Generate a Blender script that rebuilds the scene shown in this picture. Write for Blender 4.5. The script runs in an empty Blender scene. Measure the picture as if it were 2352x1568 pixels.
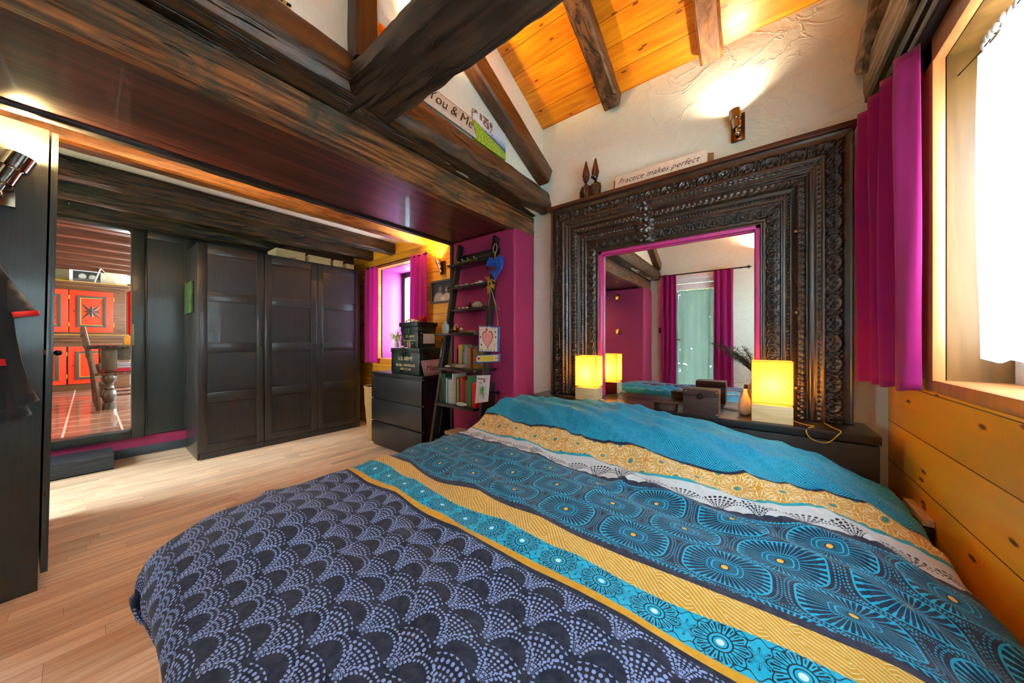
import bpy, bmesh, math, random
import numpy as np
from mathutils import Vector, Matrix
PI = math.pi
random.seed(7)
SC = bpy.context.scene
COL = SC.collection

# ------------------------------------------------------------------ camera, light, exposure
CAMZ, YAW, FPX = 1.10, math.radians(37.4), 743.0
cam_d = bpy.data.cameras.new('camera'); cam = bpy.data.objects.new('camera', cam_d); COL.objects.link(cam)
cam_d.sensor_fit = 'HORIZONTAL'; cam_d.sensor_width = 36.0; cam_d.lens = 36.0*FPX/2352
cam_d.shift_y = -1.0/2352; cam_d.clip_start = 0.01; cam_d.clip_end = 200
cam.location = (0, 0, CAMZ); cam.rotation_euler = (PI/2, 0, YAW)
SC.camera = cam
SC.view_settings.view_transform = 'Standard'; SC.view_settings.look = 'None'
SC.view_settings.gamma = 1.0; SC.view_settings.use_curve_mapping = False
SC.view_settings.exposure = 2.2
SC.cycles.max_bounces = 10; SC.cycles.diffuse_bounces = 6; SC.cycles.glossy_bounces = 5
SC.cycles.transmission_bounces = 6; SC.cycles.transparent_max_bounces = 12
SC.cycles.sample_clamp_indirect = 6.0; SC.cycles.caustics_reflective = False; SC.cycles.caustics_refractive = False
SC.cycles.use_denoising = True

world = bpy.data.worlds.new('sky'); SC.world = world; world.use_nodes = True
wn = world.node_tree; bg = wn.nodes['Background']
bg.inputs['Color'].default_value = (0.76, 0.92, 0.98, 1); bg.inputs['Strength'].default_value = 9.0

def area(name, loc, rot, sx, sy, energy=0, color=(1, 1, 1), portal=False, parent=None):
    l = bpy.data.lights.new(name, 'AREA'); l.shape = 'RECTANGLE'; l.size = sx; l.size_y = sy
    l.energy = energy; l.color = color
    if portal: l.cycles.is_portal = True
    o = bpy.data.objects.new(name, l); COL.objects.link(o); o.location = loc; o.rotation_euler = rot
    return o
# daylight enters only through wall openings, two of them added for brightness: portals sit in them
area('daylight_window', (0.78, 1.15, 1.50), (0, PI/2, 0), 1.2, 1.25, portal=True)
area('daylight_glass_door', (-0.83, -1.72, 1.15), (PI/2, 0, 0), 0.9, 2.1, portal=True)
area('daylight_added_side_window', (0.70, -0.55, 1.45), (0, PI/2, 0), 1.2, 1.0, portal=True)
area('daylight_added_back_window', (-3.75, -1.62, 1.35), (PI/2, 0, 0), 1.7, 1.6, portal=True)
area('daylight_small_window', (-3.45, 2.80, 1.45), (-PI/2, 0, 0), 0.9, 1.1, portal=True)
area('daylight_dining_window', (-9.90, 1.46, 1.60), (0, -PI/2, 0), 1.4, 1.7, portal=True)
area('daylight_dining_side_window', (-7.0, 2.72, 1.5), (-PI/2, 0, 0), 3.2, 1.6, portal=True)

# ------------------------------------------------------------------ projection helpers (pixel of the 2352x1568 frame -> world)
_f, _c, _s = FPX, math.cos(YAW), math.sin(YAW)
def ray(u, v):
    d = u-1176.0
    return Vector((-_f*_s+d*_c, _f*_c+d*_s, 783.0-v))
def PY(u, v, y): r = ray(u, v); return Vector((0, 0, CAMZ))+r*(y/r.y)
def PX(u, v, x): r = ray(u, v); return Vector((0, 0, CAMZ))+r*(x/r.x)
def PZ(u, v, z): r = ray(u, v); return Vector((0, 0, CAMZ))+r*((z-CAMZ)/r.z)

# ------------------------------------------------------------------ node DSL
class Sk:
    def __init__(s, nt, o): s.nt = nt; s.o = o
    def _b(s, op, b, sw=False):
        return s.nt.m(op, b, s) if sw else s.nt.m(op, s, b)
    def __add__(s, b): return s._b('ADD', b)
    __radd__ = __add__
    def __sub__(s, b): return s._b('SUBTRACT', b)
    def __rsub__(s, b): return s._b('SUBTRACT', b, True)
    def __mul__(s, b): return s._b('MULTIPLY', b)
    __rmul__ = __mul__
    def __truediv__(s, b): return s._b('DIVIDE', b)
    def lt(s, b): return s._b('LESS_THAN', b)
    def gt(s, b): return s._b('GREATER_THAN', b)
class NT:
    def __init__(s, name):
        s.mat = bpy.data.materials.new(name); s.mat.use_nodes = True
        s.t = s.mat.node_tree; s.b = s.t.nodes['Principled BSDF']; s.out = s.t.nodes['Material Output']
        s._tc = None
    def node(s, typ, **kw):
        n = s.t.nodes.new(typ)
        for k, v in kw.items(): setattr(n, k, v)
        return n
    def put(s, sock, val):
        if isinstance(val, Sk): s.t.links.new(val.o, sock)
        elif isinstance(val, (tuple, list)):
            sock.default_value = tuple(val)+((1,) if len(val) == 3 and len(sock.default_value) == 4 else ())
        else: sock.default_value = val
    def m(s, op, *a):
        n = s.node('ShaderNodeMath', operation=op)
        for i, x in enumerate(a): s.put(n.inputs[i], x)
        return Sk(s, n.outputs[0])
    def co(s, kind='Object'):
        if not s._tc: s._tc = s.node('ShaderNodeTexCoord')
        return Sk(s, s._tc.outputs[kind])
    def xyz(s, v):
        n = s.node('ShaderNodeSeparateXYZ'); s.put(n.inputs[0], v)
        return [Sk(s, o) for o in n.outputs]
    def comb(s, x, y, z):
        n = s.node('ShaderNodeCombineXYZ')
        for i, k in enumerate((x, y, z)): s.put(n.inputs[i], k)
        return Sk(s, n.outputs[0])
    def map(s, v, scale=(1, 1, 1), loc=(0, 0, 0), rot=(0, 0, 0)):
        n = s.node('ShaderNodeMapping'); s.put(n.inputs[0], v)
        n.inputs['Scale'].default_value = scale; n.inputs['Location'].default_value = loc; n.inputs['Rotation'].default_value = rot
        return Sk(s, n.outputs[0])
    def noise(s, v, scale=5, detail=4, rough=.55, dist=0, fac=True):
        n = s.node('ShaderNodeTexNoise'); s.put(n.inputs['Vector'], v)
        n.inputs['Scale'].default_value = scale; n.inputs['Detail'].default_value = detail
        n.inputs['Roughness'].default_value = rough; n.inputs['Distortion'].default_value = dist
        return Sk(s, n.outputs['Fac'] if fac else n.outputs['Color'])
    def voro(s, v, scale=5, feature='F1', out='Distance', rnd=1.0, two=False):
        n = s.node('ShaderNodeTexVoronoi', feature=feature)
        if two: n.voronoi_dimensions = '2D'; s.put(n.inputs['Vector'], v)
        n.inputs['Scale'].default_value = scale; n.inputs['Randomness'].default_value = rnd
        return Sk(s, n.outputs[out])
    def white(s, v):
        n = s.node('ShaderNodeTexWhiteNoise', noise_dimensions='1D'); s.put(n.inputs['W'], v)
        return Sk(s, n.outputs['Value'])
    def ramp(s, f, stops, interp='LINEAR'):
        n = s.node('ShaderNodeValToRGB'); s.put(n.inputs[0], f); n.color_ramp.interpolation = interp
        el = n.color_ramp.elements
        while len(el) < len(stops): el.new(0.5)
        for e, (p, c) in zip(el, stops):
            e.position = p; e.color = tuple(c)+((1,) if len(c) == 3 else ())
        return Sk(s, n.outputs['Color'])
    def mix(s, f, a, b, bt='MIX'):
        n = s.node('ShaderNodeMix', data_type='RGBA', blend_type=bt)
        s.put(n.inputs['Factor'], f); s.put(n.inputs['A'], a); s.put(n.inputs['B'], b)
        return Sk(s, n.outputs['Result'])
    def bump(s, h, strength=.3, dist=.01):
        n = s.node('ShaderNodeBump'); s.put(n.inputs['Height'], h)
        n.inputs['Strength'].default_value = strength; n.inputs['Distance'].default_value = dist
        s.t.links.new(n.outputs[0], s.b.inputs['Normal'])
    def mr(s, v, a, b, c=0., d=1.):
        n = s.node('ShaderNodeMapRange'); n.interpolation_type = 'SMOOTHSTEP'
        for i, k in enumerate((v, a, b, c, d)): s.put(n.inputs[i], k)
        return Sk(s, n.outputs[0])
    def set(s, **kw):
        for k, v in kw.items(): s.put(s.b.inputs[k.replace('_', ' ')], v)
        return s.mat
    def fin(s, col, rough=.5, metal=0., **kw):
        s.put(s.b.inputs['Base Color'], col); s.put(s.b.inputs['Roughness'], rough); s.put(s.b.inputs['Metallic'], metal)
        for k, v in kw.items(): s.put(s.b.inputs[k], v)
        return s.mat
def srgb(h):
    h = h.lstrip('#'); v = [int(h[i:i+2], 16)/255 for i in (0, 2, 4)]
    return tuple(x/12.92 if x <= .04045 else ((x+.055)/1.055)**2.4 for x in v)

_mc = {}
def plain(name, hexc, rough=.5, metal=0., bump=0.0, bscale=60, **kw):
    if name in _mc: return _mc[name]
    n = NT(name); c = srgb(hexc) if isinstance(hexc, str) else hexc
    no = n.noise(n.co(), bscale, 3)
    col = n.mix(n.mr(no, .3, .7), tuple(x*.88 for x in c), tuple(min(1, x*1.06) for x in c))
    if bump: n.bump(no, bump, .004)
    _mc[name] = n.fin(col, rough, metal, **kw); return _mc[name]
def emit(name, hexc, strength, base=None):
    n = NT(name); c = srgb(hexc)
    return n.fin(srgb(base) if base else c, .6, 0., **{'Emission Color': c, 'Emission Strength': strength})
AX = {'x': 0, 'y': 1, 'z': 2}
def wood(name, dark, light, axis='y', rough=.4, scale=1.0, planks=None, knots=0.0, knotcol=None, bump=.25, contrast=1.0, gap=0.0, coat=0.0, patches=None, spec=.5, stretch=14., gapcol=None, cracks=0., fine=.45):
    """grain runs along axis; planks=(across axis, width, plank length or 0)"""
    n = NT(name); v = n.co(); x = list(n.xyz(v)); a = AX[axis]
    seam = None; pid = None
    if planks:
        pa, w, L = planks; ci = AX[pa]
        q = x[ci]*(1.0/w); fl = n.m('FLOOR', q); fr = q-fl
        pid = n.white(fl*1.37+.5)
        if L:
            q2 = x[a]*(1.0/L)+pid*7.3; f2 = n.m('FLOOR', q2); pid = n.white(fl*3.17+f2*11.9+.3)
            e2 = n.m('ABSOLUTE', (q2-f2)-.5).gt(.5-gap/L*.4) if gap else None
        if gap:
            seam = n.m('ABSOLUTE', fr-.5).gt(.5-gap/w*.5)
            if L: seam = n.m('MAXIMUM', seam, e2)
        off = pid*37.0
        y = list(x); y[a] = x[a]+off; y[(a+1) % 3] = y[(a+1) % 3]+off*.31
        v = n.comb(*y)
    sc = [stretch*scale]*3; sc[a] = 1.0*scale
    vm = n.map(v, tuple(sc))
    n1 = n.noise(vm, 1.6, 7, .6, .35)*(1-fine)+n.noise(vm, 6.5, 5, .65, .2)*fine
    ks = [5.0*scale]*3; ks[a] = 1.6*scale
    yy_ = n.xyz(v); ca = AX[planks[0]] if planks else (a+1) % 3
    kv = n.comb(yy_[a]*ks[a], yy_[ca]*ks[ca], 0.)
    wob = n.noise(n.map(v, tuple(k*.55 for k in sc)), 1.0, 2, .5, .2)
    ring = n.m('SINE', wob*46.0)
    f = n1*.72+ring*.09+.10
    if contrast != 1.0: f = (f-.5)*contrast+.5
    col = n.ramp(f, [(.22, dark), (.78, light)])
    if pid is not None:
        col = n.mix(1.0, col, n.ramp(pid, [(0., (.78, .75, .72)), (.5, (1, 1, 1)), (1., (1.12, 1.1, 1.05))]), 'MULTIPLY')
    if knots:
        d = n.voro(kv, knots, 'F1', two=True)+n.noise(kv, 9, 2)*.05; kn = n.mr(d, .055, .085, 1., 0.)
        hal = n.mr(d, .08, .30, .30, 0.)+n.mr(n.m('ABSOLUTE', n.m('SINE', d*70.)), .92, 1.)*n.mr(d, .12, .42, .45, 0.)
        kc = knotcol or tuple(c*.45 for c in dark)
        col = n.mix(hal, col, dark); col = n.mix(kn, col, kc)
    if patches:
        pc, amt, psc = patches
        pn = n.mr(n.noise(n.map(v, tuple([psc]*3)), 1.0, 5, .65, .6), 1-amt-.12, 1-amt+.12)
        col = n.mix(pn, col, pc)
    ck = None
    if cracks:
        cv = n.noise(n.map(v, tuple(.45*k for k in sc)), 1.0, 3, .6, 1.2)
        ck = n.mr(n.m('ABSOLUTE', cv-.5), 0., .012*cracks, 1., 0.)*n.mr(n.noise(v, 3.0, 2), .42, .55)
        col = n.mix(ck, col, tuple(c*.3 for c in dark))
    if seam is not None: col = n.mix(seam, col, gapcol or tuple(c*.25 for c in dark))
    h = n1 if seam is None else n1*.5-seam*.8
    if ck is not None: h = h-ck*1.2
    n.bump(h, bump, .006)
    rr = n1*.25+(rough-.1)
    return n.fin(col, rr, 0., **{'Coat Weight': coat, 'Specular IOR Level': spec})
def plaster(name, hexc, rough=.8, bump=.35, scale=1.0):
    n = NT(name); v = n.co(); c = srgb(hexc)
    a = n.noise(v, 3.2*scale, 4, .5, 1.6); b = n.noise(v, 26*scale, 3, .5, .4)
    r = n.m('ABSOLUTE', a-.5); r = n.mr(r, 0., .035, 1., 0.)
    col = n.mix(n.mr(b, .2, .8), tuple(x*.95 for x in c), c)
    n.bump(r*.35+a*1.4+b*.3, bump, .012)
    return n.fin(col, rough)

# ------------------------------------------------------------------ mesh helpers
class MB:
    """collects shapes in world (or local) coordinates, build() links them as ONE mesh object"""
    def __init__(s): s.bm = bmesh.new(); s.M = Matrix.Identity(4); s.mi = 0
    def _add(s, verts, faces, smooth=False):
        vs = [s.bm.verts.new(s.M @ Vector(v)) for v in verts]
        out = []
        for f in faces:
            try: fc = s.bm.faces.new([vs[i] for i in f])
            except ValueError: continue
            fc.material_index = s.mi; fc.smooth = smooth; out.append(fc)
        return vs, out
    def box(s, x0, x1, y0, y1, z0, z1, bev=0.0, seg=2):
        if x0 > x1: x0, x1 = x1, x0
        if y0 > y1: y0, y1 = y1, y0
        if z0 > z1: z0, z1 = z1, z0
        vs, fs = s._add([(x0, y0, z0), (x1, y0, z0), (x1, y1, z0), (x0, y1, z0), (x0, y0, z1), (x1, y0, z1), (x1, y1, z1), (x0, y1, z1)],
            [(0, 3, 2, 1), (4, 5, 6, 7), (0, 1, 5, 4), (1, 2, 6, 5), (2, 3, 7, 6), (3, 0, 4, 7)])
        if bev > 0:
            es = list({e for f in fs for e in f.edges})
            bmesh.ops.bevel(s.bm, geom=es, offset=bev, segments=seg, affect='EDGES', profile=.6)
        return s
    def prism(s, pts, off, bev=0.0, smooth=False):
        """closed outline of 3-D points extruded by the vector off"""
        n = len(pts); off = Vector(off); a = [Vector(p) for p in pts]
        vs, fs = s._add(a+[p+off for p in a], [tuple(range(n-1, -1, -1)), tuple(range(n, 2*n))]+[(i, (i+1) % n, n+(i+1) % n, n+i) for i in range(n)], smooth)
        if bev > 0:
            es = list({e for f in fs[:2] for e in f.edges})
            bmesh.ops.bevel(s.bm, geom=es, offset=bev, segments=2, affect='EDGES', profile=.6)
        return s
    def tube(s, pts, r, seg=10, cap=True, flat=1.0):
        pts = [Vector(p) for p in pts]; n = len(pts); rs = r if isinstance(r, (list, tuple)) else [r]*n
        vv = []; up = None
        for i, p in enumerate(pts):
            t = (pts[min(i+1, n-1)]-pts[max(i-1, 0)]).normalized()
            if up is None: up = t.orthogonal().normalized()
            up = (up-t*up.dot(t)); up = up.normalized() if up.length > 1e-6 else t.orthogonal().normalized()
            bi = t.cross(up)
            for k in range(seg):
                a = 2*PI*k/seg; vv.append(p+(up*math.cos(a)+bi*math.sin(a)*flat)*rs[i])
        ff = [(i*seg+k, i*seg+(k+1) % seg, (i+1)*seg+(k+1) % seg, (i+1)*seg+k) for i in range(n-1) for k in range(seg)]
        if cap: ff += [tuple(range(seg-1, -1, -1)), tuple((n-1)*seg+k for k in range(seg))]
        s._add(vv, ff, True); return s
    def lathe(s, prof, c=(0, 0, 0), seg=24, axis='z', sx=1.0, sy=1.0, close=True):
        c = Vector(c); vv = []; n = len(prof)
        for r, h in prof:
            for k in range(seg):
                a = 2*PI*k/seg; p = (r*math.cos(a)*sx, r*math.sin(a)*sy, h)
                if axis == 'y': p = (p[0], p[2], p[1])
                if axis == 'x': p = (p[2], p[0], p[1])
                vv.append(c+Vector(p))
        ff = [(i*seg+k, i*seg+(k+1) % seg, (i+1)*seg+(k+1) % seg, (i+1)*seg+k) for i in range(n-1) for k in range(seg)]
        if close: ff += [tuple(range(seg-1, -1, -1)), tuple((n-1)*seg+k for k in range(seg))]
        s._add(vv, ff, True); return s
    def ball(s, c, r, sx=1., sy=1., sz=1., seg=14, ring=9, jit=0.0):
        vv = []; c = Vector(c)
        for i in range(ring+1):
            t = PI*i/ring
            for k in range(seg):
                a = 2*PI*k/seg; j = 1+random.uniform(-jit, jit) if jit and 0 < i < ring else 1
                vv.append(c+Vector((math.sin(t)*math.cos(a)*sx*r*j, math.sin(t)*math.sin(a)*sy*r*j, math.cos(t)*sz*r*j)))
        ff = [(i*seg+k, (i+1)*seg+k, (i+1)*seg+(k+1) % seg, i*seg+(k+1) % seg) for i in range(ring) for k in range(seg)]
        vs, fs = s._add(vv, ff, True)
        bmesh.ops.remove_doubles(s.bm, verts=vs, dist=1e-6); return s
    def quad(s, a, b, c, d): s._add([a, b, c, d], [(0, 1, 2, 3)]); return s
    def build(s, name, mats, parent=None, smooth=None, world=True, fixn=True):
        if fixn and len(s.bm.faces) < 60000: bmesh.ops.recalc_face_normals(s.bm, faces=s.bm.faces[:])
        me = bpy.data.meshes.new(name)
        if smooth is not None:
            for f in s.bm.faces: f.smooth = smooth
        o = bpy.data.objects.new(name, me); COL.objects.link(o)
        if parent is not None:
            o.parent = parent
            if world:
                s.bm.transform(wm(parent).inverted())
        nf = len(s.bm.faces); s.bm.to_mesh(me); s.bm.free()
        if nf < 30000: me.set_sharp_from_angle(angle=math.radians(44))
        for m_ in (mats if isinstance(mats, (list, tuple)) else [mats]): me.materials.append(m_)
        return o
def wm(o):
    m_ = Matrix.LocRotScale(o.location, o.rotation_euler, o.scale)
    return wm(o.parent) @ m_ if o.parent else m_
def recentre(o):
    """top-level mesh: origin to the middle of its base"""
    me = o.data; n = len(me.vertices); a = np.empty(n*3); me.vertices.foreach_get('co', a); a = a.reshape(-1, 3)
    lo, hi = a.min(0), a.max(0); c = Vector(((lo[0]+hi[0])/2, (lo[1]+hi[1])/2, lo[2]))
    me.transform(Matrix.Translation(-c)); o.location = c
    return o
def thing(name, label, cat, loc=(0, 0, 0), rotz=0., group=None):
    o = bpy.data.objects.new(name, None); COL.objects.link(o); o.empty_display_size = .05
    o.location = loc; o.rotation_euler = (0, 0, rotz); o['label'] = label; o['category'] = cat
    if group: o['group'] = group
    return o
def tag(o, label, cat, group=None, centre=True):
    o['label'] = label; o['category'] = cat
    if group: o['group'] = group
    if centre and o.type == 'MESH': recentre(o)
    return o
def struct(o): o['kind'] = 'structure'; return o
def dup(root, loc=None, rotz=None, label=None, group=None):
    r = root.copy(); COL.objects.link(r)
    if loc is not None: r.location = loc
    if rotz is not None: r.rotation_euler = (0, 0, rotz)
    if label: r['label'] = label
    if group: r['group'] = group
    for ch in list(root.children):
        c = ch.copy(); COL.objects.link(c); c.parent = r
        for g in ch.children:
            d = g.copy(); COL.objects.link(d); d.parent = c
    return r
def text(name, body, size, mat, origin, ux, uy, parent, depth=.0008, shear=0., align='LEFT', space=1.0, sx=1.0, label=None, thin=0.):
    """lettering as mesh: origin = baseline start, ux = reading direction, uy = up"""
    cu = bpy.data.curves.new(name, 'FONT'); cu.body = body; cu.size = size; cu.extrude = depth; cu.shear = shear
    cu.align_x = align; cu.offset = -thin; cu.space_character = space; cu.resolution_u = 3
    t = bpy.data.objects.new(name, cu); COL.objects.link(t)
    bpy.context.view_layer.update()
    me = bpy.data.meshes.new_from_object(t.evaluated_get(bpy.context.evaluated_depsgraph_get()))
    bpy.data.objects.remove(t)
    ux = Vector(ux).normalized(); uy = Vector(uy).normalized(); uz = ux.cross(uy)
    M = Matrix((ux*sx, uy, uz)).transposed().to_4x4(); M.translation = Vector(origin)
    me.transform(wm(parent).inverted() @ M)
    me.materials.clear(); me.materials.append(mat)
    o = bpy.data.objects.new(name, me); COL.objects.link(o); o.parent = parent
    if label: o['label'] = label
    return o
def curve_pts(pts, k=6):
    P = [Vector(p) for p in pts]; out = []
    for i in range(len(P)-1):
        a, b, c, d = P[max(i-1, 0)], P[i], P[i+1], P[min(i+2, len(P)-1)]
        for j in range(k):
            t = j/k; out.append(.5*((2*b)+(c-a)*t+(2*a-5*b+4*c-d)*t*t+(3*b-a-3*c+d)*t*t*t))
    return out+[P[-1]]
def spot(name, loc, target, energy, color, size=70, blend=.6, parent=None, rad=.02):
    l = bpy.data.lights.new(name, 'SPOT'); l.energy = energy; l.color = color; l.spot_size = math.radians(size); l.spot_blend = blend; l.shadow_soft_size = rad
    o = bpy.data.objects.new(name, l); COL.objects.link(o)
    q = (Vector(target)-Vector(loc)).to_track_quat('-Z', 'Y')
    M = Matrix.Translation(Vector(loc)) @ q.to_matrix().to_4x4()
    if parent: o.parent = parent; M = wm(parent).inverted() @ M
    o.matrix_local = M
    return o
from mathutils import noise as mno
# ------------------------------------------------------------------ materials of the room
M_floor = wood('laminate_floor', srgb('#c3936a'), srgb('#f3e0c6'), 'y', .30, 1.5, ('x', .067, .62), bump=.04, contrast=.95, gap=.0012, spec=.45, stretch=11)
M_plaster = plaster('white_plaster', '#e3e8d8', .85, .3)
M_magenta = plaster('magenta_plaster', '#a02a5c', .6, .25, 1.6)
M_reveal = plaster('magenta_reveal_paint', '#9c3280', .6, .2, 1.6)
M_slab = plain('ceiling_paint', '#e6d6cf', .8)
M_roof = wood('orange_pine_ceiling', srgb('#c86404'), srgb('#ffab18'), 'x', .35, 1.0, ('y', .135, 0), knots=1.6, fine=.6, knotcol=srgb('#7a3a06'), bump=.15, gap=.003, coat=.0)
M_pine_r = wood('orange_pine_wall', srgb('#fba20a'), srgb('#ffc83e'), 'y', .45, .9, ('z', .182, 0), knots=1.5, fine=.7, knotcol=srgb('#6b3408'), bump=.04, gap=.0035, coat=.1, contrast=.6, gapcol=srgb('#4a2a06'))
M_pine_b = wood('golden_pine_wall', srgb('#a8690a'), srgb('#e9a21c'), 'x', .42, .9, ('z', .155, 0), knots=.9, knotcol=srgb('#6b3408'), bump=.1, gap=.004)
M_jamb = wood('pale_pine_jamb', srgb('#442808'), srgb('#7c521e'), 'z', .45, 1.0, knots=.8, bump=.08, contrast=.8)
M_sill = wood('pale_pine_sill', srgb('#8a5a34'), srgb('#c09a70'), 'y', .35, 1.0, bump=.06)
M_beam = wood('dark_hewn_oak', srgb('#150c06'), srgb('#6b4a2c'), 'y', .34, 1.3, bump=1.0, contrast=1.5, cracks=1.5, patches=(srgb('#2e2a1e'), .42, 7), spec=.6, stretch=9)
M_beamx = wood('dark_hewn_oak_across', srgb('#0e0906'), srgb('#4a3826'), 'x', .45, 1.3, bump=1.0, contrast=1.6, cracks=2.2, spec=.6, stretch=9)
M_fascia = wood('rustic_pine_fascia', srgb('#26140a'), srgb('#b0703c'), 'y', .32, 1.3, bump=.6, contrast=1.6, cracks=.5, patches=(srgb('#3b3a2c'), .42, 5), coat=.25, stretch=18)
M_loft = wood('lacquered_dark_boards', srgb('#240f0c'), srgb('#74382a'), 'y', .36, 1.0, ('x', .098, 0), bump=.15, gap=.003, coat=.25, contrast=1.3, gapcol=srgb('#060203'))
M_beam_lit = wood('lit_brown_beam', srgb('#4a2a0e'), srgb('#b0783a'), 'y', .26, 1.2, bump=.35, coat=.3, patches=(srgb('#3a2a18'), .35, 6))  # lighter beam wood: the spotlight's golden glow is put into its colour
M_rafter = wood('brown_rafter', srgb('#1f1208'), srgb('#7d5430'), 'y', .45, 1.6, bump=.8, cracks=1.2, contrast=1.4, stretch=9)
M_strut = wood('brown_strut', srgb('#2a160a'), srgb('#6f4522'), 'y', .35, 1.5, bump=.4, coat=.2)
M_postw = wood('brown_post', srgb('#1c1008'), srgb('#523722'), 'z', .4, 1.5, bump=.6)
M_grey = wood('grey_brown_beam', srgb('#4a3622'), srgb('#c0a47c'), 'y', .55, 1.6, bump=.9, cracks=1.2, contrast=1.3, stretch=9)
M_plate = wood('black_beam', srgb('#0a0607'), srgb('#22181a'), 'y', .5, 1.4, bump=.6)
M_frame_g = wood('black_green_frame', srgb('#0b0f0d'), srgb('#222b26'), 'z', .34, 2.0, bump=.06, coat=.15, contrast=.7)
M_dark_trim = plain('dark_trim_paint', '#1a1413', .4)

def wall_box(name, mat, boxes, bev=0):
    mb = MB()
    for b in boxes: mb.box(*b, bev=bev)
    return struct(mb.build(name, mat))
def holed(axis, p0, p1, a0, a1, z0, z1, ha0, ha1, hz0, hz1):
    """boxes of a wall p0..p1 thick with one rectangular hole"""
    r = []
    for (u0, u1, w0, w1) in ((a0, ha0, z0, z1), (ha1, a1, z0, z1), (ha0, ha1, z0, hz0), (ha0, ha1, hz1, z1)):
        if u1-u0 > 1e-4 and w1-w0 > 1e-4:
            r.append((p0, p1, u0, u1, w0, w1) if axis == 'x' else (u0, u1, p0, p1, w0, w1))
    return r
wall_box('floor', M_floor, [(-4.80, .72, -1.62, 2.40, -.06, 0)])
RZ0, RS, RY = 2.86, .42, .42   # eaves height, slope, ridge
wall_box('wall_headboard', M_plaster, [(-2.2, .62, 2.30, 2.40, 0, 2.95)])
pier = MB(); pier.box(-2.226, -1.517, 2.02, 2.30, 0, 1.995, bev=.02, seg=3)
struct(pier.build('wall_pier', M_magenta))
pier = MB(); pier.box(-2.5, -1.50, -1.45, -.96, 0, 1.99, bev=.03, seg=3)
struct(pier.build('wall_pier_back', M_magenta))
SW = (-3.97, -3.06, .88, 2.04)   # small window opening
wall_box('wall_wood', M_pine_b, holed('y', 2.30, 2.36, -4.80, -2.2, 0, 2.32, *SW))
# magenta reveal of the small window
wall_box('wall_window_reveal', M_reveal, [(SW[0]-.08, SW[0], 2.345, 2.72, SW[2]-.05, SW[3]+.08), (SW[1], SW[1]+.08, 2.345, 2.72, SW[2]-.05, SW[3]+.08),
    (SW[0], SW[1], 2.345, 2.72, SW[3], SW[3]+.08), (SW[0], SW[1], 2.345, 2.72, SW[2]-.08, SW[2]-.002)])
M_casing = wood('orange_pine_casing', srgb('#8a4a0c'), srgb('#d98a20'), 'z', .4, 1.0, bump=.1)
mb = MB()
for b in ((SW[0]-.055, SW[0], 2.275, 2.305, SW[2]-.001, SW[3]), (SW[1], SW[1]+.055, 2.275, 2.305, SW[2]-.001, SW[3]), (SW[0]-.055, SW[1]+.055, 2.275, 2.305, SW[3]+.0005, SW[3]+.06), (SW[0]-.07, SW[1]+.07, 2.25, 2.31, SW[2]-.07, SW[2]-.002)):
    mb.box(*b, bev=.004)
struct(mb.build('trim_1', M_casing))
wall_box("trim_2", M_dark_trim, [(-2.262, -2.227, 2.018, 2.05, 0, 1.99)])
# small window: dark frame, pane, sheer
M_glass = None
def glass_mat():
    n = NT('window_glass'); tr = n.node('ShaderNodeBsdfTransparent'); gl = n.node('ShaderNodeBsdfGlossy'); gl.inputs['Roughness'].default_value = .02
    mx = n.node('ShaderNodeMixShader'); mx.inputs[0].default_value = .07
    n.t.links.new(tr.outputs[0], mx.inputs[1]); n.t.links.new(gl.outputs[0], mx.inputs[2]); n.t.links.new(mx.outputs[0], n.out.inputs[0]); return n.mat
M_glass = glass_mat()
def fabric(name, hexc, transl=.3, transp=0.0, rough=.75, weave=900, tcol=None):
    n = NT(name); c = srgb(hexc)
    x = n.xyz(n.co('Object'))
    w = n.m('SINE', x[2]*weave)*.5+n.noise(n.co(), 350, 2)
    col = n.mix(n.mr(n.noise(n.co(), 40, 3), .3, .7), tuple(k*.93 for k in c), c)
    n.bump(w, .08, .002)
    n.fin(col, rough, 0., **{'Sheen Weight': .4, 'Specular IOR Level': .25})
    tl = n.node('ShaderNodeBsdfTranslucent'); n.put(tl.inputs[0], srgb(tcol) if tcol else c)
    mx = n.node('ShaderNodeMixShader'); mx.inputs[0].default_value = transl
    n.t.links.new(n.b.outputs[0], mx.inputs[1]); n.t.links.new(tl.outputs[0], mx.inputs[2]); last = mx
    if transp:
        tr = n.node('ShaderNodeBsdfTransparent'); m2 = n.node('ShaderNodeMixShader'); m2.inputs[0].default_value = transp
        n.t.links.new(mx.outputs[0], m2.inputs[1]); n.t.links.new(tr.outputs[0], m2.inputs[2]); last = m2
    n.t.links.new(last.outputs[0], n.out.inputs[0]); return n.mat
M_curtain = fabric('magenta_cotton', '#ad0f72', .40, tcol='#e03ab8')
M_sheer = fabric('white_voile', '#d3dde0', .5, .16, .8)
M_white = plain('white_gloss_paint', '#f0eef0', .35)
M_iron = plain('black_iron', '#120d0c', .4, .6)
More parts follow.
